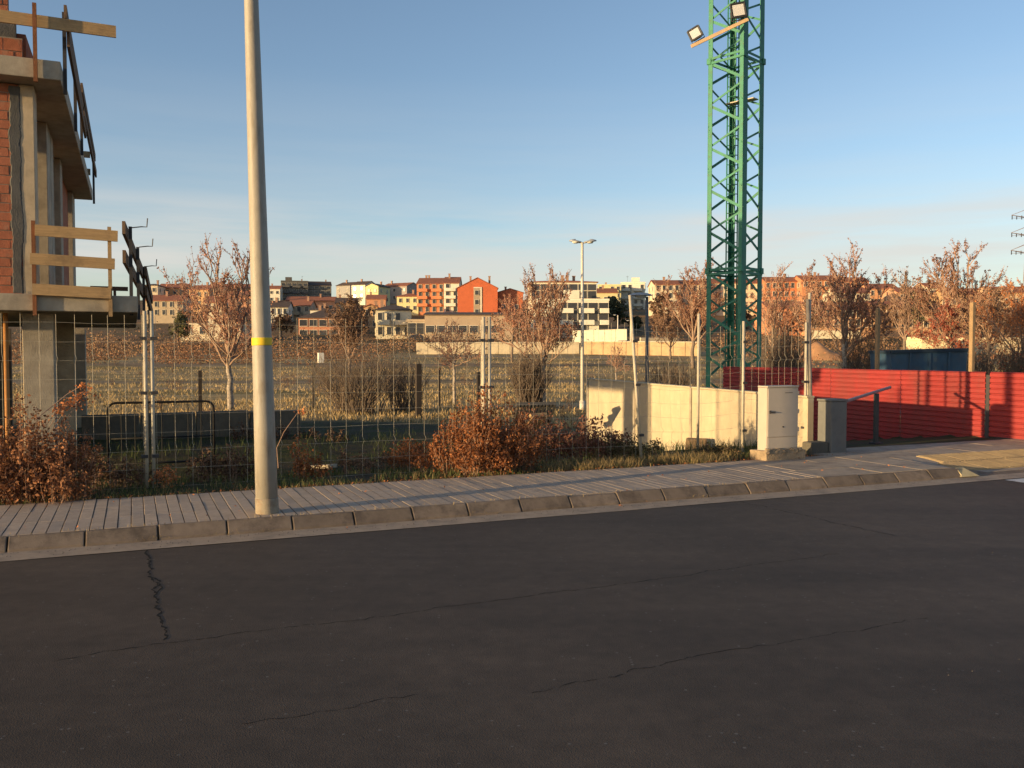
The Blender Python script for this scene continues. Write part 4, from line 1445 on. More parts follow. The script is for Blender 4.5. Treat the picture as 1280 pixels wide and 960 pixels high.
plume_bush('weed_clump', 'low green brown weeds beside the utility cabinet plinth', 905, 572, .1, [(0, .15, .16, .2), (-.25, .15, .18, .16), (.15, .1, .1, .15)], 11, 900, .03, MATS['leaf_weed'], nst=18)

# long dry stalks: one by the pole, one over the left bush
def dry_stalk(pts, label, seed):
    rng = random.Random(seed)
    P = [W(x, y, Y) for x, y, Y in pts]
    th = thing('dry_stalk', label, 'plant', P[0])
    q = MB(); q.tube(P, [.006 - .0012 * i for i in range(len(P))], 5, False); obj('stem', q, M_twig, th)
    q = MB()
    quads(q, rng, [P[-1] + Vector((rng.gauss(0, .03), rng.gauss(0, .03), rng.gauss(0, .02))) for i in range(30)], .03); obj('leaves', q, M_leafr, th)
dry_stalk([(348, 585, 9.2), (346, 560, 9.2), (355, 540, 9.2), (372, 516, 9.2), (378, 515, 9.2)], 'single bent dry stalk rising right behind the pole', 1)
dry_stalk([(44, 525, 8.8), (60, 512, 8.9), (85, 492, 9.0), (104, 481, 9.0)], 'long rusty shoot leaning right out of the left rust bush', 2)
rng = random.Random(14)
th = thing('leafy_shoot', 'arching rusty leafy shoots in front of the dark columns of the unfinished building', 'plant', W(40, 560, 9.1))
q = MB(); lp = []
for i in range(5):
    a, b = W(42 + i * 6, 545, 9.1), W(85 + i * 9, 486 + abs(i - 3) * 7, 9.1 + .06 * i)
    m_ = a.lerp(b, .5) + UP * .08
    q.tube([a, m_, b], [.004, .003, .002], 3, False)
    for k in range(40): lp.append(m_.lerp(b, rng.random()) + Vector((rng.gauss(0, .03), rng.gauss(0, .03), rng.gauss(0, .035))))
obj('stems', q, M_twig, th, kind='stuff'); q = MB(); quads(q, rng, lp, .034); obj('leaves', q, M_leafr, th, kind='stuff')

# grass and dead leaves on the verge
rng = random.Random(33)
def blades(n, fpos, h, w, m, name, label=None):
    q = MB()
    for i in range(n):
        p = fpos()
        if p is None: continue
        a = rng.uniform(0, 2 * math.pi); hh = h * rng.uniform(.45, 1.2)
        d = Vector((math.cos(a), math.sin(a), 0)); ln = Vector((rng.gauss(0, .35), rng.gauss(0, .35), 1)) * hh
        k = len(q.v); ww = w * rng.uniform(.6, 1.3)
        mid = p + ln * .55
        tip = p + ln + Vector((rng.gauss(0, .2), rng.gauss(0, .2), -.08)) * hh
        q.v += [tuple(p - d * ww / 2 - UP * .02), tuple(p + d * ww / 2 - UP * .02), tuple(mid + d * ww * .35), tuple(mid - d * ww * .35), tuple(tip)]
        q.f += [(k, k + 1, k + 2, k + 3), (k + 3, k + 2, k + 4)]
    return obj(name, q, m, kind='stuff')
def verge(s0, s1, t0, t1):
    def f():
        s = rng.uniform(s0, s1); t = t0 + (t1 - t0) * rng.random() ** 1.2
        if mnoise.noise(Vector((s * 1.6, t * 1.6, 2))) < -.12: return None
        p = S(s, t); p.z = gz(p.x, p.y); return p
    return f
blades(9000, verge(-8, 5.6, 1.62, 3.2), .11, .007, M_grass, 'verge_grass')
blades(3500, verge(-8, 5.7, 1.62, 2.6), .10, .006, M_straw, 'dry_verge_grass')
blades(2600, verge(1.2, 4.3, 1.62, 2.1), .16, .007, M_straw, 'straw_grass')
blades(9000, verge(-6, 5.6, 2.8, 9.5), .2, .010, M_grass, 'lot_grass')
def litter():
    s = rng.uniform(-8, 6); t = 1.66 + abs(rng.gauss(0, .28)) - .07
    if rng.random() < .03: t = rng.uniform(-.3, 1.6)
    p = S(s, t); p.z = (gz(p.x, p.y) if t > 1.62 else (.012 if t < -.13 else .127)) + .012; return p
q = MB(); quads(q, rng, [litter() for i in range(3000)], .026, .4, .75)
obj('fallen_leaves', q, M_leafr, kind='stuff')
def gutter_weed():
    s = rng.choice([-3.3, -3.35, -1.05, -.4, 2.1, -2.6]) + rng.gauss(0, .12); p = S(s, -.105 + rng.gauss(0, .008), .01); return p
blades(260, gutter_weed, .05, .004, M_straw, 'gutter_weeds')
def joint_weed():
    s = rng.uniform(-6, 4); p = S(s, rng.choice([0.0, 1.63]) + rng.gauss(0, .02), .115); return p
blades(700, joint_weed, .035, .004, M_straw, 'joint_moss')
# pebbles and grit
q = MB()
for i in range(600):
    s = rng.uniform(-7, 8); t = -.14 - abs(rng.gauss(0, .12)) if rng.random() < .93 else rng.uniform(-6, -.4)
    p = S(s, t, .006); r = rng.uniform(.003, .007)
    k = len(q.v)
    q.v += [tuple(p + Vector((r, 0, 0))), tuple(p + Vector((-.5 * r, .86 * r, 0))), tuple(p + Vector((-.5 * r, -.86 * r, 0))), tuple(p + Vector((0, 0, r * 1.1)))]
    q.f += [(k, k + 1, k + 3), (k + 1, k + 2, k + 3), (k + 2, k, k + 3)]
obj('grit', q, mat('grit', (.11, .09, .075), .9, .3, 30), kind='stuff')
# field tufts
def fieldpos():
    Y = 24 + 80 * rng.random() ** 1.35
    X = (rng.uniform(-60, 720) if rng.random() < .7 else rng.uniform(700, 1340)) - 640
    X = X / F * Y
    if mnoise.noise(Vector((X * .12, Y * .35, 5))) < rng.uniform(-.5, .25): return None
    if abs(Y - 56) < 3 or abs(Y - 82) < 4: return None
    s, t = to_st(X, Y)
    if 5.8 < s < 10.6 and t < 10: return None
    return Vector((X, Y, gz(X, Y)))
blades(75000, fieldpos, .17, .028, mat('straw_field', (.42, .295, .14), .85, .25, 2, island=.45, trans=.3), 'field_grass')
blades(24000, fieldpos, .15, .028, mat('grass_olive', (.20, .15, .065), .8, .3, 2, island=.4, trans=.3), 'green_field_grass')
# dry weeds dotted over the field
q = MB(); rng = random.Random(91); pl = []
for i in range(110):
    Y = 26 + 60 * rng.random(); X = rng.uniform(-.62, .66) * Y
    st_ = to_st(X, Y)
    if st_[1] < 11.5 or (5 < st_[0] < 11 and st_[1] < 12): continue
    hh = rng.uniform(.2, .65); rr = rng.uniform(.12, .5)
    z = gz(X, Y)
    for k in range(int(70 * rr / .3)):
        u = rng.random()
        pl.append((X + rng.gauss(0, rr * .5), Y + rng.gauss(0, rr * .5), z + hh * u))
    for k in range(9):
        e_ = Vector((X + rng.gauss(0, rr * .6), Y + rng.gauss(0, rr * .6), z + hh * rng.uniform(.7, 1.1)))
        q.tube([(X + rng.gauss(0, rr * .2), Y, z - .03), e_], [.006, .003], 3, False)
quads(q, rng, pl, .055, .4)
obj('dry_weeds', q, M_leafb, kind='stuff')
# trees of the park, one by one: (label, px, base, top, width, Y, leaf mat, leaves, bark)
bare_tree('park_tree', 'sparse autumn tree with pale trunk between double posts and the pole', 288, 505, 291, 130, 30, 11, M_leafp, 6540, M_barkp, .22, 0.063, prim=26, up=.55)
bare_tree('park_tree', 'dark russet tree standing by the dry field right of the pole', 437, 450, 362, 46, 70, 12, M_leafb, 3876, M_bark, .12, 0.148, prim=20)
bare_tree('park_tree', 'slim young bare tree in the middle of the field', 568, 495, 392, 74, 34, 13, M_leafp, 1830, M_barkp, .40, 0.052, prim=15)
bare_tree('park_tree', 'tall twiggy pinkish tree in front of the white apartment block', 679, 505, 326, 104, 31, 14, M_leafp, 6540, M_barkp, .30, 0.059, prim=26, up=.6)
bare_tree('park_tree', 'tiny young tree just left of the leaning fence post', 770, 474, 428, 26, 45, 15, M_leafp, 391, M_barkp, .4, 0.059, prim=10)
bare_tree('park_tree', 'tall feathery tree just left of the green mast', 866, 445, 318, 74, 75, 16, M_leafp, 7412, M_bark, .15, 0.126, prim=23, up=.6)
bare_tree('park_tree', 'low bare brown tree between the dark lamp and the green mast', 838, 432, 372, 66, 105, 17, M_leafb, 2907, M_bark, .15, 0.185, prim=18)
bare_tree('park_tree', 'thin bare tree seen just right of the green mast', 966, 445, 326, 54, 70, 18, M_leafp, 2180, M_bark, .2, 0.111, prim=18, up=.6)
bare_tree('park_tree', 'broad pinkish tree with forked crown right of the tall tube posts', 1056, 472, 304, 108, 36, 19, M_leafp, 11337, M_barkp, .28, 0.063, prim=23, up=.5)
bare_tree('park_tree', 'small dark crowned tree between the two pink trees on the right', 1131, 452, 333, 56, 60, 20, M_leafb, 2907, M_bark, .3, 0.096, prim=18, up=.5)
bare_tree('park_tree', 'wide pinkish tree left of the pylon', 1192, 460, 299, 100, 50, 21, M_leafp, 10465, M_bark, .3, 0.089, prim=26, up=.55)
bare_tree('park_tree', 'reddish tree low in front of the pink tree left of the pylon', 1186, 458, 372, 76, 48, 22, M_leafred, 4845, M_bark, .3, 0.089, prim=18)
bare_tree('park_tree', 'rust brown leafy tree right of the stout wooden post', 1236, 462, 345, 70, 46, 23, M_leafb, 6137, M_bark, .35, 0.081, prim=20)
bare_tree('park_tree', 'rust coloured tree under the pylon at the right edge', 1276, 470, 335, 80, 42, 24, M_leafr, 6137, M_bark, .25, 0.074, prim=20)
bare_tree('park_tree', 'orange brown tree behind the pink tree, near the tube posts', 1012, 440, 352, 60, 90, 25, M_leafb, 2907, M_bark, .2, 0.148, prim=18)
bare_tree('park_tree', 'thin pinkish sapling by the far field wall, left of the red apartment block front', 640, 445, 365, 34, 92, 26, M_leafp, 2180, M_bark, .3, 0.148, prim=15)
# bare multi-stemmed bushes
stem_shrub('bare_bush', 'wide bare grey bush of many stems behind the fence right of the pole', 446, 500, 428, 128, 29, 31, 170, r=.014, basez=-.5)
stem_shrub('bare_bush', 'bare grey bush joined to the right of the wide bare bush', 504, 498, 436, 76, 30.5, 32, 80, r=.014, basez=-.5)
stem_shrub('bare_bush', 'bare dark bush at the foot of the tall twiggy tree', 662, 503, 436, 60, 31, 33, 187, r=.017, basez=-.45)
stem_shrub('bare_bush', 'low bare bush behind the cream wall, right of the dark lamp', 842, 485, 448, 74, 34, 34, 119, r=.017, basez=-.45)
stem_shrub('bare_bush', 'upright bare bush right of the green mast behind the red hoarding', 976, 478, 402, 66, 34, 35, 153, r=.017, basez=-.45)
stem_shrub('bare_bush', 'bare bush around the trunk of the broad pinkish tree', 1080, 474, 412, 72, 36, 36, 170, r=.017, basez=-.45)
stem_shrub('bare_bush', 'bare bush behind the right end of the blue skip', 1225, 470, 428, 50, 40, 37, 85, r=.017, basez=-.4, leafm=M_leafb, nleaf=250, leaf=.08)
stem_shrub('bare_bush', 'brown bush at the lower right edge above the hoarding', 1268, 474, 420, 50, 36, 38, 119, r=.017, basez=-.4, leafm=M_leafred, nleaf=500, leaf=.07)

# far leafy trees and evergreens among the houses
def far_tree(label, px, base_py, top_py, width_px, Y, seed, leafm, n=420, leaf=.9, name='leafy_tree'):
    rng = random.Random(seed)
    b = W(px, base_py, Y); b.z = min(b.z, gz(b.x, b.y) + .3)
    zt = W(px, top_py, Y).z; H = zt - b.z; rw = width_px / 2 / F * Y
    th = thing(name, label, 'tree', b)
    q = MB(); q.tube([b - UP * .5, b + UP * H * .55], [.25, .1], 6)
    for i in range(5):
        a = i * 1.3; q.tube([b + UP * H * .3, b + Vector((math.cos(a) * rw * .5, math.sin(a) * rw * .5, H * .6))], [.1, .04], 4)
    obj('trunk', q, M_bark, th)
    q = MB(); quads(q, rng, bushy_points(rng, b + UP * H * .57, rw, rw, H * .47, n, 14), leaf, .4)
    obj('crown', q, leafm, th, kind='stuff')
far_tree('dark green tree left of the sparse autumn tree, below the cream houses', 222, 416, 386, 34, 150, 41, M_leafo, 380, .7)
far_tree('brown bushy tree in front of the cream houses on the left skyline', 255, 412, 378, 44, 170, 42, M_leafb, 420, .8)
far_tree('brown tree just left of the salmon house', 352, 421, 390, 32, 175, 43, M_leafb, 380, .8)
far_tree('dark red brown tree right of the salmon house', 446, 420, 376, 34, 172, 44, M_leafb, 480, .8)
far_tree('grey brown tree between warehouse and white apartment block', 652, 418, 378, 34, 160, 45, mat('leaf_grey', (.12, .085, .06), .8, .3, 3, island=.4, trans=.2), 480, .75)
far_tree('dark evergreen tree right of the white apartment block', 771, 410, 371, 34, 200, 46, M_leafd, 520, .9)
far_tree('smaller dark evergreen behind the dark street lamp', 790, 416, 393, 24, 205, 47, M_leafd, 380, .9)
far_tree('round brown tree right of the dark street lamp', 832, 425, 366, 46, 150, 48, M_leafb, 560, .75)
far_tree('russet tree directly left of the mast foot', 868, 430, 375, 44, 155, 49, mat('leaf_russet', (.26, .11, .06), .8, .3, 3, island=.45, trans=.2), 560, .75)
far_tree('brown tree seen through the mast lattice', 920, 428, 370, 50, 158, 50, M_leafb, 560, .75)
far_tree('orange brown tree right of the mast, below the brick terraces', 985, 428, 380, 50, 156, 51, MATS['leaf_russet'], 520, .75)
far_tree('olive tree between the pink trees on the right', 1152, 415, 362, 30, 180, 52, M_leafo, 420, .8)
far_tree('brown tree left of the small dark crowned tree', 1105, 425, 375, 44, 165, 53, M_leafb, 480, .8)
far_tree('dark brown tree right of the reddish tree', 1236, 425, 366, 54, 160, 54, M_leafb, 620, .8)
far_tree('rust tree at the far right under the pylon', 1275, 428, 368, 46, 165, 55, MATS['leaf_russet'], 560, .8)

# scrub bands where the field meets the houses
def scrub(name, n, x0, x1, y0, y1, h, m, seed, size, skip=None):
    q = MB(); rng = random.Random(seed); pl = []
    while len(pl) < n:
        X = rng.uniform(x0, x1); Y = rng.uniform(y0, y1)
        n_ = mnoise.noise(Vector((X * .16, Y * .12, seed)))
        if n_ < -.05 or (skip and skip(X, Y)): continue
        pl.append((X, Y, gz(X, Y) + rng.random() ** 1.5 * h * (.5 + 2 * n_)))
    quads(q, rng, pl, size, .4)
    obj(name, q, m, kind='stuff')
nowall = lambda X, Y: (-16 < X < 27 and Y < 128) or (7 < X < 23 and Y < 153)
scrub('scrub', 34000, -85, 92, 112, 152, 2.6, mat('scrub_brown', (.27, .155, .085), .8, .3, .2, island=.5, trans=.2), 1, .24, nowall)
scrub('dark_scrub', 8000, -85, 92, 124, 168, 3.0, mat('scrub_dark', (.075, .06, .032), .8, .3, .2, island=.5, trans=.2), 2, .26, nowall)
scrub('hedge_brush', 11000, -62, -14, 84, 104, 1.9, mat('scrub_rust', (.28, .135, .07), .8, .3, .2, island=.5, trans=.2), 3, .18)
scrub('field_brush', 3500, 26, 75, 70, 110, 1.5, MATS['scrub_rust'], 4, .24)

# ------------------------------------------------------------------ TOWN
WALLM = {}
def wallm(c):
    k = 'render_%d_%d_%d' % tuple(int(x * 100) for x in c)
    return mat(k, c, .9, .10, .6, .1, 4, stain=tuple(x * .75 for x in c), stain_scale=.35, stain_lo=.55, stain_hi=.8)
TERRA = mat('roof_tiles', (.30, .115, .065), .9, .25, 1.5, .4, 6, island=.1)
DARKR = mat('roof_dark', (.10, .07, .055), .9, .25, 1.2, .4, 6)
GREYR = mat('roof_grey', (.15, .14, .135), .9, .2, 1.2, .3, 6)
TRIM = mat('trim_pale', (.62, .56, .45), .85, .1, 1)

def window_mesh(w, h):
    q = MB()
    q.box(-w / 2, w / 2, -.10, -.02, 0, h)
    nf = len(q.f)
    f = .09
    q.box(-w / 2 - f, -w / 2 - .003, -.16, -.01, -f, h + f); q.box(w / 2 + .003, w / 2 + f, -.16, -.01, -f, h + f)
    q.box(-w / 2, w / 2, -.16, -.01, h + .003, h + f); q.box(-w / 2 - f, w / 2 + f, -.24, -.01, -f - .08, -f - .003)
    me = bpy.data.meshes.new('window')
    me.from_pydata(q.v, [], q.f)
    me.materials.append(M_glass); me.materials.append(TRIM); me.materials.append(M_shut)
    for p in me.polygons:
        p.material_index = 0 if p.index < nf else 1
    return me
WIN = {k: window_mesh(*v) for k, v in {'s': (1.1, 1.25), 'm': (1.4, 1.5), 't': (1.3, 2.1), 'w': (2.2, 1.3), 'd': (2.6, 2.2)}.items()}

def house(name, label, x0, x1, eave, base, Y, wall, roof, rtype, floors, cols, win='m', rot=0., depth=10., side_cols=2, balc=False, chim=1, seed=0, cat='house', roofh=None, gable_w=None):
    rng = random.Random(seed + int(x0))
    a, b = W(x0, base, Y), W(x1, base, Y)
    w = (b.x - a.x)
    c = (a + b) / 2
    zt = W((x0 + x1) / 2, eave, Y).z
    g = min(gz(c.x, c.y), W(x0, base, Y).z)
    h = zt - g
    vis = zt - W(x0, base, Y).z
    th = thing(name, label, cat, Vector((c.x, Y, g)))
    th.rotation_euler = (0, 0, rot)
    def loc(q, nm, m, parent=None, kind=None):
        me = bpy.data.meshes.new(nm); me.from_pydata(q.v, [], q.f); me.materials.append(m)
        o = link(nm, me, parent or th)
        if kind: o['kind'] = kind
        return o
    q = MB(); q.box(-w / 2, w / 2, 0, depth, -2, h)
    W_ = wallm(wall)
    ov = .35
    if rtype == 'flat':
        loc(q, 'wall', W_)
        q = MB(); q.box(-w / 2 - .12, w / 2 + .12, -.14, depth + .12, h + .004, h + .45); rf = loc(q, 'parapet', wallm(tuple(min(.85, x * 1.08) for x in wall)))
        q = MB(); q.box(-w / 2 + .2, w / 2 - .2, .2, depth - .2, h + .455, h + .5); loc(q, 'roof', roof)
        rh = .5
    elif rtype == 'hip':
        loc(q, 'wall', W_)
        rh = roofh or min(w, depth) * .2
        q = MB(); k = min(w, depth) * .42
        q.add([(-w / 2 - ov, -ov, h + .004), (w / 2 + ov, -ov, h + .004), (w / 2 + ov, depth + ov, h + .004), (-w / 2 - ov, depth + ov, h + .004),
               (-w / 2 - ov, -ov, h + .16), (w / 2 + ov, -ov, h + .16), (w / 2 + ov, depth + ov, h + .16), (-w / 2 - ov, depth + ov, h + .16),
               (-w / 2 + k, depth / 2 - .05, h + rh), (w / 2 - k, depth / 2 - .05, h + rh), (w / 2 - k, depth / 2 + .05, h + rh), (-w / 2 + k, depth / 2 + .05, h + rh)],
              [(3, 2, 1, 0), (0, 1, 5, 4), (1, 2, 6, 5), (2, 3, 7, 6), (3, 0, 4, 7), (4, 5, 9, 8), (5, 6, 10, 9), (6, 7, 11, 10), (7, 4, 8, 11), (8, 9, 10, 11)])
        rf = loc(q, 'roof', roof)
    elif rtype == 'gable':           # ridge parallel to the front
        rh = roofh or depth * .17
        q = MB()
        q.add([(-w / 2, 0, -2), (w / 2, 0, -2), (w / 2, depth, -2), (-w / 2, depth, -2), (-w / 2, 0, h), (w / 2, 0, h), (w / 2, depth, h), (-w / 2, depth, h), (-w / 2, depth / 2, h + rh - .05), (w / 2, depth / 2, h + rh - .05)],
              [(3, 2, 1, 0), (0, 1, 5, 4), (2, 3, 7, 6), (1, 2, 6, 9, 5), (3, 0, 4, 8, 7), (4, 5, 9, 8), (6, 7, 8, 9)])
        loc(q, 'wall', W_)
        q = MB()
        for sgn in (0, 1):
            y0, y1 = (-ov, depth / 2) if sgn == 0 else (depth + ov, depth / 2)
            z0 = h - ov * rh / (depth / 2)
            q.add([(-w / 2 - .25, y0, z0 + .02), (w / 2 + .25, y0, z0 + .02), (w / 2 + .25, y1, h + rh + .02), (-w / 2 - .25, y1, h + rh + .02),
                   (-w / 2 - .25, y0, z0 + .2), (w / 2 + .25, y0, z0 + .2), (w / 2 + .25, y1, h + rh + .2), (-w / 2 - .25, y1, h + rh + .2)],
                  [(3, 2, 1, 0), (4, 5, 6, 7), (0, 1, 5, 4), (1, 2, 6, 5), (2, 3, 7, 6), (3, 0, 4, 7)])
        rf = loc(q, 'roof', roof)
    else:                            # gable end to the front
        rh = roofh or w * .2
        q = MB()
        q.add([(-w / 2, 0, -2), (w / 2, 0, -2), (w / 2, depth, -2), (-w / 2, depth, -2), (-w / 2, 0, h), (w / 2, 0, h), (w / 2, depth, h), (-w / 2, depth, h), (0, 0, h + rh - .05), (0, depth, h + rh - .05)],
              [(3, 2, 1, 0), (0, 1, 5, 8, 4), (1, 2, 6, 5), (2, 3, 7, 9, 6), (3, 0, 4, 7), (5, 6, 9, 8), (7, 4, 8, 9)])
        loc(q, 'wall', W_)
        q = MB()
        for sg in (-1, 1):
            z0 = h - .3 * rh / (w / 2)
            xo = sg * (w / 2 + .3)
            q.add([(xo, -.2, z0 + .02), (xo, depth + .2, z0 + .02), (0, depth + .2, h + rh + .02), (0, -.2, h + rh + .02),
                   (xo, -.2, z0 + .2), (xo, depth + .2, z0 + .2), (0, depth + .2, h + rh + .2), (0, -.2, h + rh + .2)],
                  [(3, 2, 1, 0), (4, 5, 6, 7), (0, 1, 5, 4), (1, 2, 6, 5), (2, 3, 7, 6), (3, 0, 4, 7)])
        rf = loc(q, 'roof', roof)
    for i in range(chim):
        q = MB(); x = rng.uniform(-.35, .35) * w; y = depth * rng.uniform(.35, .6); z = h + rh * .5
        q.box(x - .3, x + .3, y - .3, y + .3, z - .3, z + rh * .5 + 1.0); q.box(x - .4, x + .4, y - .4, y + .4, z + rh * .5 + 1.003, z + rh * .5 + 1.15)
        loc(q, 'chimney', wallm((.33, .2, .14)), rf)
    if rtype == 'flat' and w > 9:
        q = MB(); x = rng.uniform(-.25, .25) * w; q.box(x - 1.6, x + 1.6, depth * .4, depth * .7, h + .5, h + 2.6); loc(q, 'roof_room', W_, rf)
        q = MB(); x = rng.uniform(-.3, .3) * w
        q.box(x - .03, x + .03, depth * .3, depth * .3 + .06, h + .3, h + 3.2); q.box(x - .5, x + .5, depth * .3 + .01, depth * .3 + .05, h + 2.9, h + 2.95); q.box(x - .35, x + .35, depth * .3 + .01, depth * .3 + .05, h + 2.6, h + 2.65)
        loc(q, 'aerial', M_steel, rf)
    fh = vis / floors
    z0 = h - vis
    for f in range(floors):
        zz = z0 + fh * f + fh * .28
        for k in range(cols):
            if rng.random() < .06: continue
            x = -w / 2 + w * (k + .5) / cols
            o = link('window', WIN[win], th); o.location = (x, 0, zz)
            if h - zz < 2.2 and win in ('t', 'd'): o.scale = (1, 1, .6)
            if w / cols < 2.9: o.scale.x = max(.45, w / cols / 2.9)
        for k in range(side_cols):
            for sg in (-1, 1):
                y = depth * (k + .5) / side_cols
                o = link('window', WIN['s'], th); o.location = (sg * w / 2, y, zz)
                o.rotation_euler = (0, 0, math.pi / 2 * sg)
        if balc and f > 0:
            zb = z0 + fh * f
            for k in range(0, cols, 2):
                xa = -w / 2 + w * k / cols + .25; xb = min(w / 2 - .1, -w / 2 + w * (k + 1.55) / cols)
                q = MB(); q.box(xa, xb, -1.2, -.02, zb - .15, zb); q.box(xa, xb, -1.2, -1.1, zb + .003, zb + .85)
                q.box(xa, xa + .08, -1.09, -.02, zb + .003, zb + .85); q.box(xb - .08, xb, -1.09, -.02, zb + .003, zb + .85)
                loc(q, 'balcony', wallm(tuple(min(.85, x * 1.05) for x in wall)))
    return th

CREAM = (.60, .50, .36); WHITE = (.66, .61, .50); YEL = (.62, .53, .28); ORA = (.52, .19, .09); BRI = (.52, .13, .055)
SAL = (.52, .26, .15); OCH = (.48, .29, .15); GRY = (.22, .21, .20); BEI = (.42, .33, .23); DKG = (.11, .105, .10)
H = house
# left skyline
H('town_house', 'cream house with dark hip roof, leftmost on the skyline beside the balcony rails', 179, 197, 357, 378, 300, CREAM, DARKR, 'hip', 2, 2, 's', .1)
H('town_house', 'row of ochre terraces left of the sparse autumn tree', 197, 232, 360, 380, 310, OCH, TERRA, 'gable', 2, 4, 's', .05)
H('town_house', 'low pale terrace below the ochre row on the left', 182, 228, 376, 396, 240, BEI, TERRA, 'gable', 2, 5, 's', .08)
H('town_house', 'ochre house seen through the crown of the sparse tree', 236, 262, 362, 384, 300, OCH, TERRA, 'gable', 2, 3, 's', -.1)
H('town_house', 'pale house low behind the sparse autumn tree', 256, 282, 378, 402, 220, CREAM, TERRA, 'gable', 2, 3, 's', .1)
H('town_house', 'brick red house just left of the pole', 284, 316, 370, 396, 260, SAL, TERRA, 'gable', 2, 3, 's', .0)
H('warehouse', 'pale low shed low left between double posts and the autumn tree', 226, 300, 407, 421, 165, CREAM, GREYR, 'flat', 1, 4, 's', .03, 8, 0, chim=0, cat='shed')
# right of the pole
H('apartment_block', 'dark grey apartment block with stepped roofline on the hill', 352, 385, 352, 374, 430, DKG, DARKR, 'flat', 3, 5, 'w', .25, 14, balc=True, cat='apartments')
H('apartment_block', 'dark grey apartment block right half of the stepped pair on the hill', 385, 414, 357, 374, 435, DKG, DARKR, 'gable', 3, 4, 'w', .25, 14, cat='apartments')
H('town_house', 'small white house at the left foot of the dark apartment block', 336, 350, 361, 378, 420, WHITE, TERRA, 'gable', 2, 2, 's', .1)
H('town_house', 'white two storey house immediately right of the pole', 338, 360, 384, 408, 240, WHITE, DARKR, 'gable', 2, 3, 'm', .1)
H('town_house', 'pale grey house with balcony right of the white house by the pole', 360, 388, 382, 404, 250, BEI, TERRA, 'gable', 2, 3, 'm', .05, balc=True)
H('town_house', 'long terracotta roofed row under the dark apartment block', 358, 418, 376, 390, 330, SAL, TERRA, 'gable', 1, 6, 's', .1)
H('town_house', 'salmon brick house with wide dark hip roof at the field edge', 374, 434, 398, 424, 190, (.50, .22, .13), DARKR, 'hip', 2, 5, 'w', .12, 12, 2)
H('town_house', 'grey house on the skyline right of the dark block', 418, 440, 357, 376, 400, (.30, .28, .26), DARKR, 'gable', 2, 3, 's', -.5)
H('town_house', 'white house with dark roof in the middle of the skyline', 438, 458, 356, 374, 380, WHITE, DARKR, 'gable', 2, 2, 's', -.4)
H('town_house', 'pale yellow gabled house on the skyline', 456, 474, 358, 378, 360, YEL, DARKR, 'gable_front', 2, 2, 's', -.35)
H('town_house', 'grey roofed terrace right of the yellow gable on the skyline', 474, 512, 358, 376, 390, (.32, .27, .24), TERRA, 'gable', 2, 5, 's', -.5)
H('town_house', 'yellow house with red roof left of the orange apartments', 496, 523, 371, 390, 290, YEL, TERRA, 'hip', 2, 3, 's', -.05)
H('town_house', 'tan house hidden left of the cream villa', 455, 472, 384, 412, 200, OCH, TERRA, 'gable_front', 2, 2, 's', .1)
H('villa', 'cream two storey villa with hip roof and loggia at the field edge', 470, 514, 388, 423, 178, (.64, .57, .42), DARKR, 'hip', 2, 4, 'm', .15, 12, 2, balc=True)
H('garage', 'pale flat roofed garage joined to the right of the cream villa', 509, 532, 402, 424, 174, BEI, GREYR, 'flat', 1, 2, 'd', .08, 9, 0, chim=0)
H('apartment_block', 'salmon orange apartment block with balconies beside its cream side wall', 521, 556, 355, 392, 290, ORA, TERRA, 'gable', 4, 4, 'm', -.05, 14, balc=True, cat='apartments', chim=2)
H('apartment_block', 'white apartment block with red roof left of the bright red orange gable', 555, 574, 354, 392, 282, WHITE, TERRA, 'gable', 4, 2, 'm', .0, 14, balc=True, cat='apartments')
t = H('apartment_block', 'bright red orange apartment block with wide gable and window strip', 572, 622, 360, 392, 262, BRI, TERRA, 'gable_front', 1, 0, 'm', .05, 16, 0, roofh=3.0, cat='apartments', chim=2)
def strip(t, x0, x1, z0, z1, n):
    q = MB(); q.box(x0, x1, -.12, -.01, z0, z1)
    me = bpy.data.meshes.new('stair_strip'); me.from_pydata(q.v, [], q.f); me.materials.append(wallm((.36, .28, .2)))
    o = link('stair_strip', me, t)
    q = MB(); q.box(x1 + .004, x1 + .5, -.18, -.01, z0, z1 + .3); q.box(x0, x1, -.18, -.01, z1 + .004, z1 + .3)
    me = bpy.data.meshes.new('strip_frame'); me.from_pydata(q.v, [], q.f); me.materials.append(TRIM); link('strip_frame', me, o)
    for k in range(n):
        w = link('window', WIN['s'], o); w.location = ((x0 + x1) / 2, -.12, z0 + (z1 - z0) * (k + .3) / n)
tz = W(597, 361, 262).z - t.location.z
strip(t, -1.2, .8, tz - 8.2, tz + .2, 3)
H('apartment_block', 'lower red orange block right of the bright gable', 621, 654, 366, 394, 266, (.50, .15, .07), TERRA, 'gable_front', 1, 2, 's', .05, 14, 1, roofh=1.2, cat='apartments')
H('warehouse', 'long beige warehouse with small high windows at the field edge', 531, 640, 394, 424, 172, (.40, .30, .21), DARKR, 'gable', 1, 8, 'w', .02, 14, 1, chim=0, cat='warehouse', roofh=.7)
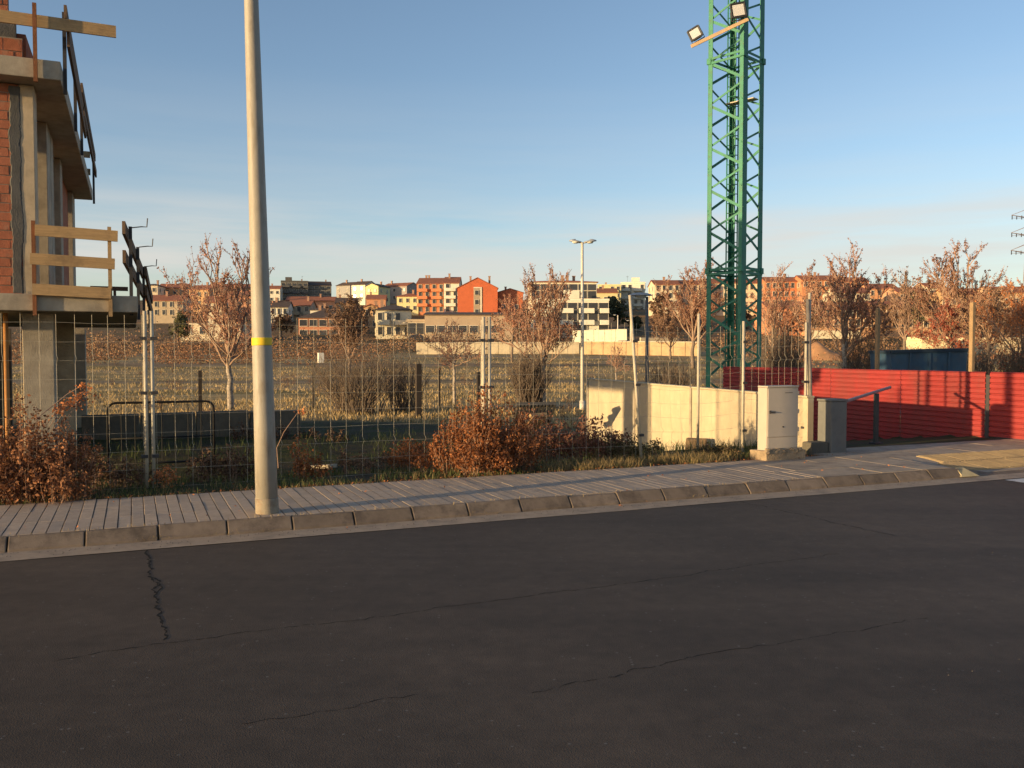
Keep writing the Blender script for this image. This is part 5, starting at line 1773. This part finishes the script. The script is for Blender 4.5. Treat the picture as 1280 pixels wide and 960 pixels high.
# white apartment block: upper and lower bodies
def apartments():
    H('apartment_block', 'white apartment block with long balconies and set back top floors', 670, 761, 376, 420, 182, (.68, .64, .52), TERRA, 'flat', 3, 7, 'd', .04, 14, 3, balc=True, chim=0, cat='apartments')
    H('apartment_block', 'set back white upper apartments behind the balconied white block', 664, 746, 353, 380, 196, (.66, .60, .47), TERRA, 'hip', 2, 7, 'd', .04, 12, 3, chim=3, cat='apartments', roofh=.9)
apartments()
H('apartment_block', 'yellow apartment block on the hill right of the white block', 747, 776, 357, 392, 330, YEL, TERRA, 'flat', 4, 4, 'm', -.1, 12, balc=True, cat='apartments')
H('apartment_block', 'off white apartment block above the dark street lamp head', 776, 806, 354, 392, 340, WHITE, TERRA, 'flat', 4, 4, 'm', -.15, 12, balc=True, cat='apartments')
H('town_house', 'low house behind the dark evergreens', 742, 772, 366, 380, 300, YEL, TERRA, 'gable', 1, 3, 's', .0)
H('apartment_block', 'long cream terrace with red roof right of the dark street lamp', 818, 850, 356, 384, 280, CREAM, TERRA, 'gable', 3, 4, 'm', .05, cat='apartments')
H('apartment_block', 'cream and tan terrace behind the left chord of the mast', 850, 886, 356, 384, 284, (.56, .42, .29), TERRA, 'gable', 3, 5, 'm', .05, cat='apartments')
H('apartment_block', 'pale terrace seen through the mast lattice', 886, 952, 354, 386, 288, CREAM, TERRA, 'gable', 3, 8, 'm', .03, cat='apartments', chim=3)
H('apartment_block', 'orange brick terrace right of the mast', 956, 1002, 352, 384, 280, ORA, TERRA, 'gable', 3, 6, 'm', .02, cat='apartments', chim=2)
H('apartment_block', 'orange brick terrace beside the tall tube posts', 1002, 1046, 350, 384, 276, (.50, .22, .11), TERRA, 'gable', 3, 5, 'm', .02, cat='apartments', chim=2)
H('town_house', 'low orange house with flat roof right of the mast foot', 960, 1010, 386, 404, 190, (.55, .24, .12), TERRA, 'gable', 1, 5, 's', .02)
H('town_house', 'terracotta house under the forked crown of the broad pinkish tree', 1086, 1122, 361, 382, 260, (.50, .26, .14), TERRA, 'gable', 2, 4, 's', -.05)
H('town_house', 'cream house peeping below the broad pinkish tree', 1046, 1088, 366, 388, 240, CREAM, TERRA, 'gable', 2, 4, 's', .05)
H('warehouse', 'long low ochre row behind the broad pinkish tree', 1012, 1096, 387, 412, 185, (.52, .29, .16), TERRA, 'gable', 2, 9, 'm', .01, cat='houses')
H('warehouse', 'long low salmon row right of the slim wooden post', 1096, 1180, 386, 412, 183, (.54, .32, .18), TERRA, 'gable', 2, 9, 'm', .01, cat='houses')
H('town_house', 'cream house on the skyline between the pink trees', 1160, 1184, 360, 384, 260, CREAM, TERRA, 'gable', 2, 3, 's', .1)
H('town_house', 'tan house behind the trees left of the pylon', 1186, 1236, 368, 402, 220, OCH, TERRA, 'gable', 2, 5, 's', .0)
H('town_house', 'tan house behind the trees at the right edge', 1240, 1300, 366, 404, 215, (.52, .36, .22), TERRA, 'gable', 2, 5, 's', .0)
H('shed', 'bright cream windowless shed at the field edge above the blue skip', 1152, 1190, 425, 441, 118, (.70, .60, .36), GREYR, 'flat', 1, 0, 's', .0, 5, 0, chim=0)
H('shed', 'low cream shed with long wall at the far right field edge', 1206, 1284, 426, 438, 124, (.62, .50, .32), GREYR, 'flat', 1, 0, 's', .02, 5, 0, chim=0)

H('town_house', 'narrow cream house between ochre rows, above the brown bushy tree', 262, 276, 358, 380, 320, CREAM, TERRA, 'gable', 2, 2, 's', .1)
H('town_house', 'long ochre row on the skyline left of the pole', 276, 322, 360, 384, 330, (.46, .30, .18), TERRA, 'gable', 2, 5, 's', .0)
H('town_house', 'low white house behind the brown tree left of the salmon house', 388, 410, 388, 408, 230, WHITE, DARKR, 'hip', 1, 3, 's', .1)
H('town_house', 'small tan house between the salmon house and the dark red brown tree', 420, 446, 379, 402, 260, OCH, DARKR, 'gable', 2, 3, 's', .15)
H('town_house', 'little red roofed house at the foot of the yellow skyline gable', 458, 482, 374, 390, 310, SAL, TERRA, 'gable', 1, 3, 's', .1)
H('apartment_block', 'orange terrace behind the thin bare tree right of the mast', 1046, 1086, 352, 372, 300, ORA, TERRA, 'gable', 2, 5, 'm', .0, cat='apartments', chim=2)
H('town_house', 'salmon house between the small dark crowned tree and the wide pink tree', 1122, 1160, 366, 388, 250, (.5, .28, .17), TERRA, 'gable', 2, 4, 's', .05)

# walls at the field edge, in bays
def field_wall(label, x0, x1, top0, top1, h, Y0, Y1, m, n, name='boundary_wall', coping=True):
    a, b = W(x0, top0, Y0), W(x1, top1, Y1)
    c = (a + b) / 2
    th = thing(name, label, 'wall', Vector((c.x, c.y, gz(c.x, c.y))))
    for i in range(n):
        p, r = a.lerp(b, i / n), a.lerp(b, (i + 1) / n)
        d = (r - p).normalized() * .03; p, r = p + d, r - d
        q = MB(); q.beam(p - UP * h / 2, r - UP * h / 2, .3, h); obj('wall_bay', q, m, th)
        if coping:
            q = MB(); q.beam(p + UP * .05, r + UP * .05, .42, .09); obj('coping', q, TRIM, th)
M_fw = mat('wall_ochre', (.52, .37, .21), .9, .15, 1.2, .2, 5, stain=(.36, .22, .12), stain_scale=.8)
field_wall('long pale ochre wall along the far edge of the field', 520, 724, 429, 428, 2.2, 122, 124, mat('wall_pale', (.60, .50, .34), .9, .15, 1.2, .2, 5, stain=(.42, .32, .2), stain_scale=.8), 14)
field_wall('orange ochre wall at the far field edge left of the mast', 726, 872, 427, 428, 2.0, 121, 116, M_fw, 10)
field_wall('white retaining wall under the white apartment block', 716, 784, 414, 412, 2.0, 150, 146, wallm((.62, .58, .45)), 5)
field_wall('short pale wall right of the dark street lamp', 800, 846, 423, 423, 1.2, 130, 132, wallm((.58, .46, .3)), 4)
field_wall('pale low wall at the field edge below the ochre rows', 1010, 1076, 414, 414, 1.2, 140, 140, wallm((.62, .54, .38)), 5)

# bare earth bank
def bank(label, x0, x1, top, Y, seed):
    rng = random.Random(seed)
    a, b = W(x0, top, Y), W(x1, top, Y)
    n, k = 40, 6
    q = MB()
    for j in range(k + 1):
        f = j / k
        for i in range(n + 1):
            u = i / n
            x = a.x + (b.x - a.x) * u
            hh = (a.z - gz(x, Y)) * min(1, 5 * u, 5 * (1 - u)) * (.75 + .5 * mnoise.noise(Vector((x * .45, 2, seed))))
            z = gz(x, Y) - .3 + (hh + .3) * math.sin(f * math.pi) ** .8 * (1 + .25 * mnoise.noise(Vector((x * .5, f * 3, seed))))
            q.v.append((x, Y - 3.0 + 9 * f, z))
    for j in range(k):
        for i in range(n):
            u = j * (n + 1) + i
            q.f.append((u, u + 1, u + n + 2, u + n + 1))
    obj(label, q, mat('bare_earth', (.42, .22, .11), .95, .25, 1.2, .6, 6, stain=(.26, .16, .08), stain_scale=.7), kind='structure', smooth=True)
bank('earth_bank', 1000, 1085, 431, 98, 1)

# parked cars, tiny at the field edge
def car(label, px, py, Y, m):
    p = W(px, py, Y); p.z = gz(p.x, p.y)
    th = thing('parked_car', label, 'car', p)
    L, w = 2.1, .85
    q = MB()
    prof = [(-L, .3), (-L, .75), (-L + .5, .88), (-L + 1.0, 1.4), (.5, 1.42), (1.15, .92), (L - .1, .8), (L, .55), (L, .3)]
    n = len(prof)
    for sy in (-1, 1):
        for (x, z) in prof:
            q.v.append((p.x + x, p.y + sy * w * (1 if z < 1.2 else .8), p.z + z))
    for i in range(n):
        j = (i + 1) % n; q.f.append((i, j, j + n, i + n))
    q.f.append(tuple(range(n - 1, -1, -1))); q.f.append(tuple(range(n, 2 * n)))
    obj('body', q, m, th)
    q = MB(); q.add([(p.x - L + .75, p.y - w * .93, p.z + .95), (p.x + .95, p.y - w * .93, p.z + .95), (p.x + .42, p.y - w * .835, p.z + 1.34), (p.x - L + 1.08, p.y - w * .835, p.z + 1.34)], [(0, 1, 2, 3)])
    obj('side_window', q, M_glass, th)
    for x in (-1.25, 1.25):
        for sy in (-1, 1):
            q = MB(); c = Vector((p.x + x, p.y + sy * w * .9, p.z + .31)); q.tube([c - Vector((0, .1, 0)), c + Vector((0, .1, 0))], .31, 14); obj('wheel', q, M_black, th)
car('dark car parked in front of the cream villa garage', 523, 424, 165, mat('car_dark', (.03, .03, .035), .3, .1, spec=.5))
car('white car parked by the low wall at the right field edge', 1200, 424, 128, mat('car_white', (.6, .6, .58), .3, .1, spec=.5))
car('dark car parked in the side street below the dark evergreens', 782, 424, 135, MATS['car_dark'])
